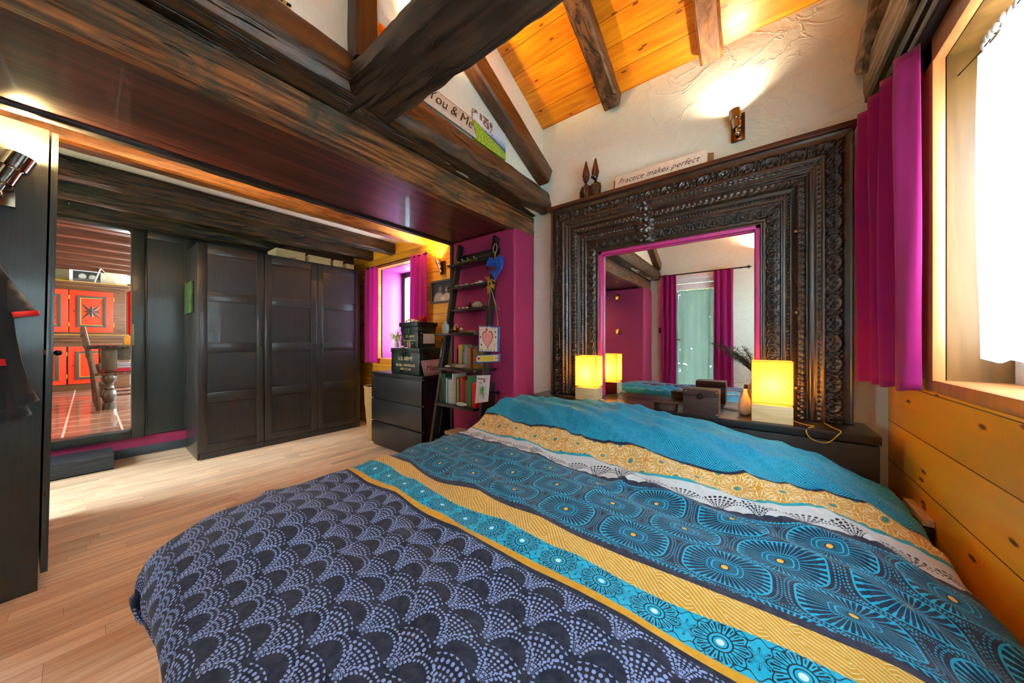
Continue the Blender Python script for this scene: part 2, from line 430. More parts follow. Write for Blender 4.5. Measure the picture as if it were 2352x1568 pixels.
def window(name, loc, w, h, axis, mat, fr=.055, dep=.05, bars=()):
    """frame with one pane; axis = facing axis of the pane"""
    mb = MB(); x, y, z = loc
    def bx(a0, a1, z0, z1, d=dep):
        if axis == 'y': mb.box(x+a0, x+a1, y-d/2, y+d/2, z+z0, z+z1, bev=.004)
        else: mb.box(x-d/2, x+d/2, y+a0, y+a1, z+z0, z+z1, bev=.004)
    bx(-w/2, -w/2+fr, fr*1.2+.001, h-fr-.001); bx(w/2-fr, w/2, fr*1.2+.001, h-fr-.001); bx(-w/2, w/2, 0, fr*1.2); bx(-w/2, w/2, h-fr, h)
    for b in bars: bx(-w/2+fr, w/2-fr, b-.012, b+.012, dep*.6)
    o = struct(mb.build(name, mat))
    g = MB()
    if axis == 'y': g.box(x-w/2+fr, x+w/2-fr, y-.003, y+.003, z+fr, z+h-fr)
    else: g.box(x-.003, x+.003, y-w/2+fr, y+w/2-fr, z+fr, z+h-fr)
    g.build('pane', M_glass, o); return o
window('window_1', (-3.515, 2.68, .88), .91, 1.16, 'y', plain('dark_window_paint', '#2b2018', .5), fr=.07)
# ---- right wall with the big window
WY0, WY1, WZ0, WZ1 = .42, 1.744, .965, 2.06
wall_box('wall_right', M_pine_r, holed('x', .485, .60, .20, 2.30, 0, 3.70, WY0, WY1, WZ0, WZ1)+holed('x', .485, .60, -1.55, .20, 0, 3.70, -1.08, -.05, .85, 2.05))
mb = MB()
mb.box(.492, .70, WY1-.022, WY1-.0005, WZ0, WZ1, bev=.002); mb.box(.492, .70, WY0, WY0+.022, WZ0, WZ1, bev=.002); mb.box(.492, .70, WY0, WY1, WZ1-.022, WZ1, bev=.002)
struct(mb.build('trim_3', M_jamb))
mb = MB(); mb.box(.465, .72, WY0-.06, WY1+.06, WZ0-.04, WZ0+.004, bev=.008)
mb.box(.462, .4855, WY0-.06, WY0-.003, WZ0, WZ1+.08, bev=.004); mb.box(.462, .4905, WY1-.022, WY1+.075, WZ0, WZ1+.08, bev=.004); mb.box(.462, .4905, WY0-.06, WY1+.06, WZ1-.022, WZ1+.08, bev=.004)
struct(mb.build('trim_4', wood('warm_pine_trim', srgb('#8f4d24'), srgb('#cf8a52'), 'z', .35, 1.0, bump=.06, contrast=.6)))
window('window_2', (.655, (WY0+WY1)/2, WZ0), WY1-WY0-.05, WZ1-WZ0, 'x', M_white, fr=.085, dep=.07)
window('window_added_5', (.56, -.565, .85), 1.03, 1.20, 'x', M_white)  # invented window behind the camera, added to brighten the room
# ---- back wall with the glass door (seen in the mirror)
wall_box('wall_back', M_plaster, holed('y', -1.58, -1.45, -2.5, .60, 0, 2.95, -1.25, -.42, 0, 2.12)+holed('y', -1.58, -1.45, -4.80, -2.5, 0, 2.35, -4.55, -2.95, .55, 2.10))
window('window_added_6', (-3.75, -1.53, .55), 1.6, 1.55, 'y', M_white)  # unseen extra window, put in to bring daylight to the left side
def glass_door():
    mb = MB(); x0, x1, y, h = -1.25, -.42, -1.50, 2.12
    for b in ((x0, x0+.06, 0, h-.061), (x1-.06, x1, 0, h-.061), (x0, x1, h-.06, h)): mb.box(b[0], b[1], y-.04, y+.045, b[2], b[3], bev=.004)
    o = struct(mb.build('door_2', M_white))
    lf = MB(); a, b_ = x0+.065, x1-.065
    for q in ((a, a+.09, .02, h-.07), (b_-.09, b_, .02, h-.07), (a+.0905, b_-.0905, h-.17, h-.07), (a+.0905, b_-.0905, .02, .30)): lf.box(q[0], q[1], y-.025, y+.025, q[2], q[3], bev=.004)
    l = lf.build('door_leaf', M_white, o)
    g = MB(); g.box(a+.09, b_-.09, y-.003, y+.003, .30, h-.17); g.build('pane', M_glass, l)
    hd = MB(); hd.box(x0+.10, x0+.135, y+.025, y+.035, 1.0, 1.2, bev=.003); hd.tube([(x0+.118, y+.03, 1.13), (x0+.118, y+.075, 1.13), (x0+.20, y+.075, 1.12)], .009)
    hd.box(x0+.10, x0+.135, y+.025, y+.035, 1.42, 1.52, bev=.003)
    hd.build('door_handle', plain('aged_brass', '#8a6a3c', .3, 1.0), l)
glass_door()
mb = MB()
for b in ((-1.31, -1.25, 0, 2.12), (-.42, -.36, 0, 2.12), (-1.31, -.36, 2.121, 2.20)): mb.box(b[0], b[1], -1.45, -1.435, b[2], b[3], bev=.003)
struct(mb.build('trim_5', M_white))
# ---- left wall with the dark timber frame of the dining-room opening
DY0, DY1, DZ0, DZ1 = -.40, .245, .25, 2.14
wall_box('wall_left', M_magenta, [(-4.85, -4.75, -1.6, DY0-.10, 0, 2.32), (-4.85, -4.75, DY0-.10, .80, 0, DZ0-.07), (-4.85, -4.765, DY1+.085, .80, DZ0-.07, 1.9)])
wall_box('wall_left_panelled', M_frame_g, [(-4.85, -4.752, .80, 2.40, 0, 2.32), (-4.85, -4.765, DY1+.085, .80, 1.9, 2.32), (-4.85, -4.765, DY0-.10, DY1+.09, DZ1+.06, 2.32)])
mb = MB()
mb.box(-4.86, -4.715, DY1, DY1+.085, DZ0-.07, DZ1+.06, bev=.006); mb.box(-4.86, -4.715, DY0-.10, DY0, DZ0-.07, DZ1+.06, bev=.006)
mb.box(-4.86, -4.72, DY0, DY1, DZ1, DZ1+.06, bev=.006); mb.box(-4.86, -4.72, DY0, DY1, DZ0-.07, DZ0, bev=.006)
dfr = struct(mb.build('door_1', M_frame_g))
hg = MB(); hg.box(-4.7155, -4.711, DY1+.004, DY1+.014, 1.06, 1.26); hg.build('hinge', plain('aged_brass', '#8a6a3c', .3, 1.0), dfr)
mb = MB(); mb.box(-4.764, -4.735, DY1+.086, .66, DZ0-.06, 2.20); mb.box(-4.735, -4.722, .60, .66, DZ0-.06, 2.2, bev=.004); mb.box(-4.735, -4.722, DY1+.086, DY1+.10, DZ0-.06, 2.2, bev=.004)
mb.box(-4.735, -4.722, DY1+.10, .60, 2.10, 2.2, bev=.004)
struct(mb.build('trim_6', M_frame_g))
wall_box('baseboard_left', plain('grey_skirting', '#37424a', .4), [(-4.75, -4.735, .14, .78, 0, .085), (-4.75, -4.735, -1.4, -.50, 0, .085)], bev=.003)
# light switch and socket on the panelled wall
for z, lab in ((1.24, 'small brown light switch on the dark panelled wall beside the wardrobe'), (.34, 'small brown socket low on the dark panelled wall beside the wardrobe')):
    t = thing('wall_switch' if z > 1 else 'wall_socket', lab, 'switch' if z > 1 else 'socket', (-4.722, .70, z))
    b = MB(); b.box(-4.735, -4.722+.012, .66, .735, z-.05, z+.05, bev=.006); b.build('plate', plain('brown_plastic', '#4a2e20', .4), t)
    b = MB(); b.box(-4.712, -4.704, .68, .715, z-.02, z+.02, bev=.003); b.build('rocker', plain('grey_plastic', '#7a6f5e', .4), t)
# timber step under the opening
def hewn(name, prof, axis, lo, hi, mat, step=.03, amp=.006, fr=6.0, seed=0., ends=True):
    """rough-hewn beam: closed profile [(p,q)] swept along axis with noise; returns the object"""
    pts = []; n = len(prof)
    for i in range(n):  # subdivide the outline
        a, b = Vector(prof[i]), Vector(prof[(i+1) % n]); k = max(1, int((b-a).length/.02))
        pts += [a+(b-a)*j/k for j in range(k)]
    m = len(pts); N = max(2, int(abs(hi-lo)/step)); c = sum((Vector(p) for p in pts), Vector((0, 0)))/m
    vv = []
    for i in range(N+1):
        t = lo+(hi-lo)*i/N
        for p in pts:
            q = Vector((p.x, p.y)); d = (q-c).normalized()
            w = mno.noise(Vector((t*fr*.4+seed, p.x*fr*3, p.y*fr*3)))+.5*mno.noise(Vector((t*fr*1.7+seed, p.x*30, p.y*30)))
            q = q+d*w*amp
            vv.append({'y': (q.x, t, q.y), 'x': (t, q.x, q.y), 'z': (q.x, q.y, t)}[axis])
    ff = [(i*m+k, i*m+(k+1) % m, (i+1)*m+(k+1) % m, (i+1)*m+k) for i in range(N) for k in range(m)]
    if ends: ff += [tuple(range(m-1, -1, -1)), tuple(N*m+k for k in range(m))]
    mb = MB(); mb._add(vv, ff, True); o = mb.build(name, mat)
    try: o.data.set_sharp_from_angle(angle=math.radians(38))
    except Exception: pass
    return o
def rect(p0, p1, q0, q1, ch=.012):
    return [(p0+ch, q0), (p1-ch, q0), (p1, q0+ch), (p1, q1-ch), (p1-ch, q1), (p0+ch, q1), (p0, q1-ch), (p0, q0+ch)]
o = hewn('timber_step', rect(-4.735, -4.40, 0.0, .13), 'y', -.60, .13, wood('slate_timber', srgb('#0c1013'), srgb('#3b4650'), 'y', .3, 1.6, bump=.8), amp=.004)
tag(o, 'rough dark timber step on the floor below the dining-room opening', 'step')
# ---- ceilings
cl = MB()
def roof_z(y): return RZ0+RS*(2.30-y) if y > RY else RZ0+RS*(2.30-RY)-RS*(RY-y)
for (ya, yb) in ((2.42, RY), (RY, -1.60)):
    za, zb = roof_z(ya), roof_z(yb)
    cl.prism([(-1.52, ya, za), (-1.52, yb, zb), (-1.52, yb, zb+.06), (-1.52, ya, za+.06)], (2.24, 0, 0))
struct(cl.build('ceiling', M_roof))
wall_box('ceiling_low', M_slab, [(-4.85, -2.22, -1.60, 2.42, 2.305, 2.36)])
wall_box('ceiling_loft', M_loft, [(-2.235, -1.56, -1.45, 2.299, 2.0, 2.04)])
wall_box('floor_loft', M_slab, [(-2.30, -1.56, -1.60, 2.40, 2.151, 2.36), (-2.30, -2.245, -1.6, 2.4, 2.045, 2.15)])
# upper wall above the loft edge
uw = MB(); pts = [(-1.50, -1.6, 2.155), (-1.50, 2.40, 2.155), (-1.50, 2.40, roof_z(2.40)+.04), (-1.50, RY, roof_z(RY)+.04), (-1.50, -1.6, roof_z(-1.6)+.04)]
uw.prism(pts, (.065, 0, 0)); struct(uw.build('wall_loft', M_plaster))
# ---- beams
def beam(name, o, label, cat='beam', group=None): o.name = name; return tag(o, label, cat, group)
beam('fascia_beam', hewn('b', rect(-1.585, -1.522, 1.975, 2.15, .008), 'y', -1.45, 2.299, M_fascia, amp=.002, step=.05), 'orange-brown streaked timber fascia running along the loft edge, below the rounded beam')
prof = [(-1.56, 2.152), (-1.385, 2.152), (-1.365, 2.175), (-1.358, 2.22), (-1.366, 2.28), (-1.385, 2.33), (-1.425, 2.362), (-1.56, 2.365)]
beam('rounded_beam', hewn('b', prof, 'y', -1.45, 2.299, M_beam, amp=.010, fr=5), 'rounded dark hewn timber lying along the loft edge above the fascia')
prof = [(.675, 2.152), (.88, 2.152), (.895, 2.17), (.885, 2.28), (.85, 2.315), (.72, 2.325), (.672, 2.27), (.662, 2.18)]
beam('tie_beam', hewn('b', prof, 'x', -1.50, .484, M_beamx, amp=.017, fr=7, seed=4), 'massive black hewn tie beam crossing overhead from the loft edge')
beam('lip_beam', hewn('b', rect(-2.30, -2.236, 1.985, 2.10, .01), 'y', -1.44, 2.299, M_plate, amp=.008), 'thin black rough beam along the far edge of the lacquered loft boards')
BX = [(-2.98, M_beam_lit, 'golden-lit brown ceiling beam nearest the loft boards'), (-3.57, M_beam, 'second dark ceiling beam from the loft, between two pale strips'), (-4.08, M_beam, 'wavy dark ceiling beam above the front of the wardrobes'), (-4.60, M_beam, 'darkest ceiling beam, hard against the panelled wall')]
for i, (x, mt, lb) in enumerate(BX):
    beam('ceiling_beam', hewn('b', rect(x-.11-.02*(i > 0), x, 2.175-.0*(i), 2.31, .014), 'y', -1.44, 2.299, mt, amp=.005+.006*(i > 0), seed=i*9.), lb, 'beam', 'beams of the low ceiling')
def sloped(name, y0, z0, y1, z1, x0, x1, dep, mat, label, amp=.004, seed=0., group=None):
    L = math.hypot(y1-y0, z1-z0); o = hewn('b', rect(x0, x1, -dep, 0, .012), 'y', 0, L, mat, amp=amp, seed=seed)
    a = math.atan2(z1-z0, y1-y0)
    o.data.transform(Matrix.Translation((0, y0, z0)) @ Matrix.Rotation(a, 4, 'X')); o.name = name
    return tag(o, label, 'beam', group)
RL = [(-.885, -.775, M_rafter, .125, 'dark brown roof rafter on the left, over the headboard'), (-.285, -.17, wood('lit_rafter', srgb('#4a260c'), srgb('#b0703a'), 'y', .5, 1.6, bump=.8, stretch=9), .10, 'reddish brown cracked rafter in the middle, above the wall spotlight'), (.36, .46, M_rafter, .12, 'roof rafter at the far right corner by the window wall')]  # middle rafter gets a lighter wood with lamp glow in its colour
for i, (a, b, mt, dp, lb) in enumerate(RL):
    sloped('roof_rafter', RY+.01, roof_z(RY)-.001, 2.298, RZ0-.001, a, b, dp, mt, lb, .006, i*5., 'roof rafters')
sloped('diagonal_strut', .85, 3.13, 2.29, 2.495, -1.434, -1.335, .145, M_strut, 'brown diagonal strut on the white wall above the landscape picture', .003)
sloped('diagonal_strut', -1.44, 2.44, -.35, 2.98, -1.434, -1.335, .145, M_strut, 'brown diagonal strut on the white loft wall, seen in the mirror', .003)
beam('timber_post', hewn('b', rect(-1.434, -1.345, .685, .785, .008), 'z', 2.31, 3.45, M_postw, amp=.004), 'dark upright timber post standing on the loft beam beside the tie beam', 'post')
o = hewn('b', rect(.405, .484, 2.25, 2.43, .01), 'y', -1.44, 2.299, M_grey, amp=.008, seed=3)
beam('wall_beam', o, 'grey-brown weathered beam high along the window wall')
o = hewn('b', rect(.43, .484, 2.12, 2.245, .006), 'y', -1.44, 2.299, M_plate, amp=.002, seed=3)
beam('wall_beam', o, 'black lintel timber directly above the magenta window curtain')
sloped('corner_brace', 1.85, 2.80, 2.29, 2.44, .37, .46, .10, M_grey, 'short weathered brace in the top corner beside the window wall', .006)
# ================================================================== BED
M_black = wood('black_brown_veneer', srgb('#0a0708'), srgb('#231a18'), 'x', .32, 1.6, bump=.08, coat=.25, contrast=.9)
M_blackz = wood('black_brown_veneer_upright', srgb('#0b0a0b'), srgb('#2b2624'), 'z', .34, 2.2, bump=.12, coat=.2, contrast=.9, stretch=22)
M_birch = wood('pale_birch', srgb('#c9a06a'), srgb('#ecd0a0'), 'x', .45, 2.0, bump=.05, contrast=.7)
bed = thing('bed', 'double bed with pale wooden base and black-brown headboard shelf under the patterned duvet', 'bed', (-.46, .14, 0))
mb = MB(); mb.box(-1.30, -1.275, .14, 1.98, .04, .33, bev=.004); mb.build('side_rail', M_birch, bed)
mb = MB(); mb.box(.355, .38, .14, 1.98, .04, .33, bev=.004); mb.build('side_rail', M_birch, bed)
mb = MB(); mb.box(-1.30, .38, .115, .14, .04, .33, bev=.004); mb.build('foot_board', M_birch, bed)
for x in (-1.22, .30):
    for y in (.22, 1.9):
        mb = MB(); mb.box(x-.03, x+.03, y-.03, y+.03, 0, .06, bev=.004); mb.build('leg', M_birch, bed)
mb = MB(); mb.box(-1.27, .29, .17, 1.94, .25, .47, bev=.05, seg=3); mb.build('mattress', plain('white_ticking', '#e8e4dc', .9), bed)
mb = MB(); mb.box(-1.365, .405, 1.995, 2.298, .662, .70, bev=.004); mb.build('headboard_shelf', M_black, bed)
mb = MB(); mb.box(-1.36, .40, 2.002, 2.295, .03, .657, bev=.003); mb.build('headboard_panel', M_black, bed)

# ---- duvet: one cloth; UV in metres drives the printed bands
def V_TO_Y(x, v): return v+.042*min(1, max(0, (-x-.15)/1.15))+.13*(min(1, max(0, (x+.02)/.36))**1.4)*min(1, max(0, (v-.9)/.5))*(1-min(1, max(0, (v-1.75)/.23)))
def sstep(a, b, t):
    t = min(1, max(0, (t-a)/(b-a))); return t*t*(3-2*t)
def nz(x, y, z=0.): return mno.noise(Vector((x, y, z)))
def duvet_top(x, y):
    z = .575
    p = sstep(1.32, 1.66, y)
    hump = .135*(1-sstep(-.45, .38, x)*.95)*(1+.10*math.sin(x*7.5+.5)-.08*math.exp(-((x+.47)/.10)**2))
    z += hump*p
    z += .012*nz(x*2.1+3, y*2.3)+.008*nz(x*5, y*4.2, 3)
    w = nz(x*2.4+y*5.5, y*1.2-x*.6, 7); z += .014*(1-abs(w)*3.2)*sstep(.15, .4, y)          # creases across
    w2 = nz(x*1.3-y*2.2, (x+y)*6.5, 2.); z += .010*(1-min(1, abs(w2)*4))*sstep(1.0, 1.5, y)
    g = (y-1.18)*.97+(x+.42)*.24; z += .014*math.exp(-(((x+.42)*.97-(y-1.18)*.24)/.022)**2)*math.exp(-(g/.17)**2)   # one sharp fold in the lace
    z += .006*nz(x*14, y*9, 5)*(.25+sstep(1.3, 1.7, y))
    z -= .085*sstep(.12, .42, x)**1.3
    if y > 1.93: z -= .5*(y-1.93)**1.0*sstep(1.93, 2.0, y)
    return z
def wrap(s, e, r, sign):
    d = (s-e)*sign
    if d <= 0: return s, 0.
    if d < r*PI/2: return e+sign*r*math.sin(d/r), r*(1-math.cos(d/r))
    return e+sign*r, r+d-r*PI/2
BANDS = [-9, .592, .605, .625, .708, .784, 1.212, 1.325, 1.338, 1.452, 1.462, 9]
def make_duvet():
    us = sorted(set(np.round(np.linspace(-1.448, .66, 180), 4)))
    vs = [v for v in np.linspace(-.10, 1.985, 176) if all(abs(v-b) > .004 for b in BANDS)]+[b for b in BANDS if abs(b) < 5]
    vs = sorted(vs); nu, nv = len(us), len(vs); co = []; uv = []
    for v in vs:
        for u in us:
            x, dx = wrap(u, -1.335, .055, -1); x2, dx2 = wrap(u, .385, .05, 1)
            if u > 0: x, dx = x2, dx2
            yv = V_TO_Y(u, v); y, dy = wrap(yv, .125, .055, -1)
            if u < -.8 and y < .34: x += min(1, (-u-.8)/.5)*.20*((.34-max(y, .07))/.27)**2
            z = duvet_top(min(max(x, -1.39), .43), max(y, .1))
            dr = math.hypot(dx, dy) if min(dx, dy) < .05 else max(dx, dy)+.25*min(dx, dy)
            z -= dr
            # ripples in the hanging hems
            if dy > .03: y += .30*(dy-.03)-.010*math.sin(u*21+nz(u*3, 0)*5)*min(1, (dy-.03)/.15)
            if dx > .03: x += (-1 if u < 0 else 1)*.010*math.sin(v*23+nz(v*3, 9)*5)*min(1, (dx-.03)/.15)
            if dy > .03 and u < -1.2: y += .018*math.sin((u+1.2)*34)*min(1, dy/.1)
            co.append((x, y, z)); uv.append((u, v))
    faces = []; mi = []
    for j in range(nv-1):
        b = next(k for k in range(len(BANDS)-1) if BANDS[k] <= (vs[j]+vs[j+1])/2 < BANDS[k+1])
        for i in range(nu-1):
            faces.append((j*nu+i, j*nu+i+1, (j+1)*nu+i+1, (j+1)*nu+i)); mi.append(b)
    me = bpy.data.meshes.new('duvet'); me.from_pydata(co, [], faces)
    l = me.uv_layers.new(name='UVMap'); idx = np.empty(len(me.loops), dtype=np.int32); me.loops.foreach_get('vertex_index', idx)
    l.data.foreach_set('uv', np.array(uv, dtype=np.float32)[idx].ravel())
    me.polygons.foreach_set('material_index', mi); me.polygons.foreach_set('use_smooth', [True]*len(faces))
    return me
PI2 = 2*PI
def fr(n, x): return n.m('FRACT', x)
def cloth(name): n = NT(name); x = n.xyz(n.co('UV')); return n, x[0], x[1]
def cfin(n, col, base_rough=.85):
    x = n.xyz(n.co('UV')); t = n.noise(n.co('UV'), 900, 2)
    col = n.mix(n.mr(n.noise(n.co('UV'), 55, 4), .3, .75), n.mix(.13, col, (0, 0, 0)), n.mix(.04, col, (.6, .62, .7)))
    n.bump(t, .10, .001)
    return n.fin(col, base_rough, 0., **{'Sheen Weight': .10, 'Sheen Roughness': .5, 'Specular IOR Level': .2})
C_navy, C_navy2, C_dot = srgb('#1b253d'), srgb('#121c33'), srgb('#8ca2da')
C_turq, C_dteal, C_must, C_cream = srgb('#08b0d8'), srgb('#082844'), srgb('#cf9f26'), srgb('#efe8c8')
def dots_pat(n, u, v, pw, v0, ph, kln, size=.33, rdot=.0023):
    """staggered scallops: double dotted arcs with a burst of dotted rays between them"""
    tot = None
    for k in (0, 1):
        fx = (fr(n, u*(1/pw)+.5*k)-.5)*pw; fy = (fr(n, (v-v0)*(1/ph)+.5*k))*ph
        r = n.m('SQRT', fx*fx+fy*fy+1e-9); a = n.m('ARCTAN2', fx, fy); aa = n.m('ABSOLUTE', a)
        for R in (pw*.50, pw*.40):
            da = .0072/R*(pw/.09); q = (fr(n, a*(1/da))-.5)*(da*R); d = n.m('SQRT', q*q+(r-R)*(r-R))
            t = d.lt(rdot); t = t*(fy.gt(.001)); tot = t if tot is None else n.m('MAXIMUM', tot, t)
        gx = n.m('ABSOLUTE', fx)-pw*.5; gy = fy+pw*.06                       # the burst rises where two arcs meet
        r2 = n.m('SQRT', gx*gx+gy*gy+1e-9); a2 = n.m('ARCTAN2', gx, gy)
        rr = fr(n, n.m('LOGARITHM', r2, math.e)*(1/kln))-.5; ar = fr(n, a2*(1/kln)+.5)-.5
        t = n.m('SQRT', rr*rr+ar*ar).lt(size)*n.m('ABSOLUTE', a2).lt(.60)*r2.lt(pw*.80)*r2.gt(pw*.10)
        tot = n.m('MAXIMUM', tot, t)
        continue
        r3 = n.m('SQRT', fx*fx+fy*fy+1e-9)
        rr = fr(n, n.m('LOGARITHM', r3, math.e)*(1/(kln*1.1)))-.5; ar = fr(n, a*(1/(kln*1.1))+.5)-.5
        t = n.m('SQRT', rr*rr+ar*ar).lt(size)*aa.lt(.12)*r3.lt(pw*.34)*r3.gt(pw*.16)
        tot = n.m('MAXIMUM', tot, t)
    return tot
def mat_dots():
    n, u, v = cloth('duvet_dotted_scallops')
    d = dots_pat(n, u, v, .096, .592-.048, .132, .165, .31, .0024)
    base = n.mix(n.mr(n.noise(n.co('UV'), 9, 3), .35, .65), C_navy, C_navy2)
    return cfin(n, n.mix(d, base, C_dot))
def mat_flat(name, c): n, u, v = cloth(name); return cfin(n, c)
def mat_turqflowers():
    n, u, v = cloth('duvet_turquoise_flower_band'); P = .108
    fx = (fr(n, u*(1/P))-.5)*P; fy = v-.6665; r = n.m('SQRT', fx*fx+fy*fy+1e-9); a = n.m('ARCTAN2', fy, fx)
    pet = n.m('ABSOLUTE', fr(n, a*(20/PI2))-.5)                              # 0.5 = middle between petals
    dark = (pet.gt(.34))*r.gt(.019)*r.lt(.040)
    inner = pet.lt(.10)*r.gt(.027)*r.lt(.037); dark = n.m('MAXIMUM', dark, inner)
    for R, w in ((.0115, .0011), (.0185, .0013)):
        dark = n.m('MAXIMUM', dark, n.m('ABSOLUTE', r-R).lt(w))
    sc = n.m('ABSOLUTE', r-(.0415+.004*n.m('COSINE', a*10))).lt(.0012); dark = n.m('MAXIMUM', dark, sc)
    gx = n.m('ABSOLUTE', fx)-P*.5; r2 = n.m('SQRT', gx*gx+fy*fy+1e-9); a2 = n.m('ARCTAN2', fy, gx)
    st = n.m('ABSOLUTE', r2-(.013+.007*n.m('COSINE', a2*8))).lt(.0011); dark = n.m('MAXIMUM', dark, st)
    ln = n.m('ABSOLUTE', fr(n, a2*(8/PI2)+.5)-.5).lt(.05)*r2.lt(.02); dark = n.m('MAXIMUM', dark, ln)
    av = n.m('ABSOLUTE', fy); wv = n.m('ABSOLUTE', av-.033-.006*n.m('COSINE', fx*(PI2/P*4))).lt(.0013); dark = n.m('MAXIMUM', dark, wv*r.gt(.036))
    col = n.mix(dark, C_turq, C_dteal); col = n.mix(r.lt(.0062), col, srgb('#d8f3f6'))
    return cfin(n, col)
def mat_zigzag():
    n, u, v = cloth('duvet_mustard_zigzag_band'); P = .115
    k = fr(n, u*(1/P)); tri = n.m('ABSOLUTE', k-.5)*2.
    half = n.m('FLOOR', u*(2/P)); 
    q = v+tri*.034; l1 = fr(n, q*(1/.0098)).lt(.17)
    q2 = v-tri*.030+.003; l2 = fr(n, q2*(1/.0078)).lt(.20)
    sel = fr(n, u*(1/(P*1.0))+(v-.746)*4.).gt(.5)
    q3 = u+v*.9; l3 = fr(n, q3*(1/.0102)).lt(.17)
    blk = n.m('ABSOLUTE', fr(n, u*(1/P)+.25)-.5).lt(.25)
    col = n.mix(n.m('MAXIMUM', l1*sel, l3*(1.-sel)), C_must, C_cream)
    return cfin(n, col)
def mat_hexflowers():
    n, u, v = cloth('duvet_navy_flower_panel'); PX_, PY_ = .205, .246
    col = None; base = C_navy
    acc_t = acc_y = acc_d = None
    for k in (0, 1):
        fx = (fr(n, (u+.268)*(1/PX_)+.5+.5*k)-.5)*PX_; fy = (fr(n, (v-.880)*(1/PY_)+.5+.5*k)-.5)*PY_
        ax, ay = n.m('ABSOLUTE', fx)*(1/.086), n.m('ABSOLUTE', fy)*(1/.0605)
        rho = n.m('POWER', n.m('POWER', ax, 3.4)+n.m('POWER', ay, 3.4), 1/3.4)
        r = n.m('SQRT', fx*fx+fy*fy+1e-9); a = n.m('ARCTAN2', fy, fx)
        ok = n.m('ABSOLUTE', v-1.0).lt(.195)
        f = n.m('ABSOLUTE', fr(n, a*(38/PI2))-.5)
        line = f.gt(.40)*rho.lt(.985)*rho.gt(.30)
        loop = f.gt(.30)*rho.gt(.80)*rho.lt(.97)                              # turquoise fills between the petals' tips
        edge = n.m('ABSOLUTE', rho-.97).lt(.022); iring = n.m('ABSOLUTE', rho-.29).lt(.018); iring2 = n.m('ABSOLUTE', rho-.40).lt(.012)
        iray = f.gt(.38)*rho.lt(.28)*rho.gt(.12)
        halo = rho.gt(1.07)*rho.lt(1.11)*fr(n, a*(90/PI2)).lt(.5)
        halo2 = rho.gt(1.15)*rho.lt(1.18)*fr(n, a*(90/PI2)).lt(.5)
        t = line
        for q in (loop, edge, iring, iring2, iray, halo, halo2): t = n.m('MAXIMUM', t, q)
        t = t*ok; y_ = r.lt(.0068)*ok; dk = rho.lt(.99)*ok
        acc_t = t if acc_t is None else n.m('MAXIMUM', acc_t, t)
        acc_y = y_ if acc_y is None else n.m('MAXIMUM', acc_y, y_)
        acc_d = dk if acc_d is None else n.m('MAXIMUM', acc_d, dk)
    col = n.mix(acc_d, srgb('#272b42'), srgb('#0b2c4a')); col = n.mix(acc_t, col, srgb('#0fa6d0')); col = n.mix(acc_y, col, srgb('#f0b23c'))
    return cfin(n, col)
def mat_lace():
    n, u, v = cloth('duvet_white_lace_band')
    d = dots_pat(n, u, v+.0, .104, 1.212-.004, .40, .19, .33, .0024)
    d = d*v.lt(1.295)
    col = n.mix(d, srgb('#c6d0d6'), srgb('#121a2e'))
    sc = (v-1.213-.006*n.m('ABSOLUTE', n.m('SINE', u*(PI/.039)))).lt(0.); col = n.mix(sc, col, C_navy)
    return cfin(n, col)
def mat_mustfloral():
    n, u, v = cloth('duvet_mustard_floral_band'); P = .125
    wh = None; te = None
    for k in (0, 1):
        fx = (fr(n, u*(1/P)+.5*k)-.5)*P; fy = (fr(n, (v-1.395)*(1/.118)+.5*k+.5)-.5)*.118
        r = n.m('SQRT', fx*fx+fy*fy+1e-9); a = n.m('ARCTAN2', fy, fx)
        w = (n.m('ABSOLUTE', fr(n, a*(18/PI2))-.5)).gt(.40)*r.gt(.016)*r.lt(.052)
        w = n.m('MAXIMUM', w, n.m('ABSOLUTE', r-(.046+.006*n.m('COSINE', a*9))).lt(.0012))
        w = n.m('MAXIMUM', w, n.m('ABSOLUTE', r-.0150).lt(.0016))
        w = n.m('MAXIMUM', w, n.m('ABSOLUTE', r-(.034+.006*n.m('COSINE', a*18))).lt(.0010))
        wh = w if wh is None else n.m('MAXIMUM', wh, w); t = r.lt(.0085); te = t if te is None else n.m('MAXIMUM', te, t)
    bl = n.mr(n.noise(n.co('UV'), 14, 2), .4, .6)
    col = n.mix(wh, n.mix(bl, srgb('#cc9624'), srgb('#c79a40')), srgb('#ead9ae')); col = n.mix(te, col, srgb('#1f93a0'))
    return cfin(n, col)
def mat_diamonds():
    n, u, v = cloth('duvet_turquoise_diamond_print'); P = .132
    wu = u+.004*n.m('SINE', v*60); fx = n.m('ABSOLUTE', fr(n, wu*(1/P))-.5)*P; fy = n.m('ABSOLUTE', fr(n, (v+.03)*(1/P))-.5)*P
    d = fx+fy; l = n.m('ABSOLUTE', fr(n, d*(1/.0094))-.5).gt(.37)
    bl = n.mr(n.noise(n.co('UV'), 5, 2), .35, .65)
    return cfin(n, n.mix(l, n.mix(bl, srgb('#0798c4'), srgb('#08a4ca')), srgb('#071c3a')))
me = make_duvet()
for m_ in (mat_dots(), mat_flat('duvet_navy', C_navy2), mat_flat('duvet_mustard_edge', srgb('#d8a022')), mat_turqflowers(), mat_zigzag(), mat_hexflowers(), mat_lace(),
           mat_flat('duvet_teal_edge', srgb('#129fb4')), mat_mustfloral(), mat_flat('duvet_dark_edge', srgb('#1c2540')), mat_diamonds()):
    me.materials.append(m_)
duvet = bpy.data.objects.new('duvet', me); COL.objects.link(duvet)
sol = duvet.modifiers.new('thickness', 'SOLIDIFY'); sol.thickness = .012; sol.offset = -1
tag(duvet, 'large navy, mustard and turquoise patterned duvet spread over the bed', 'duvet', centre=True)

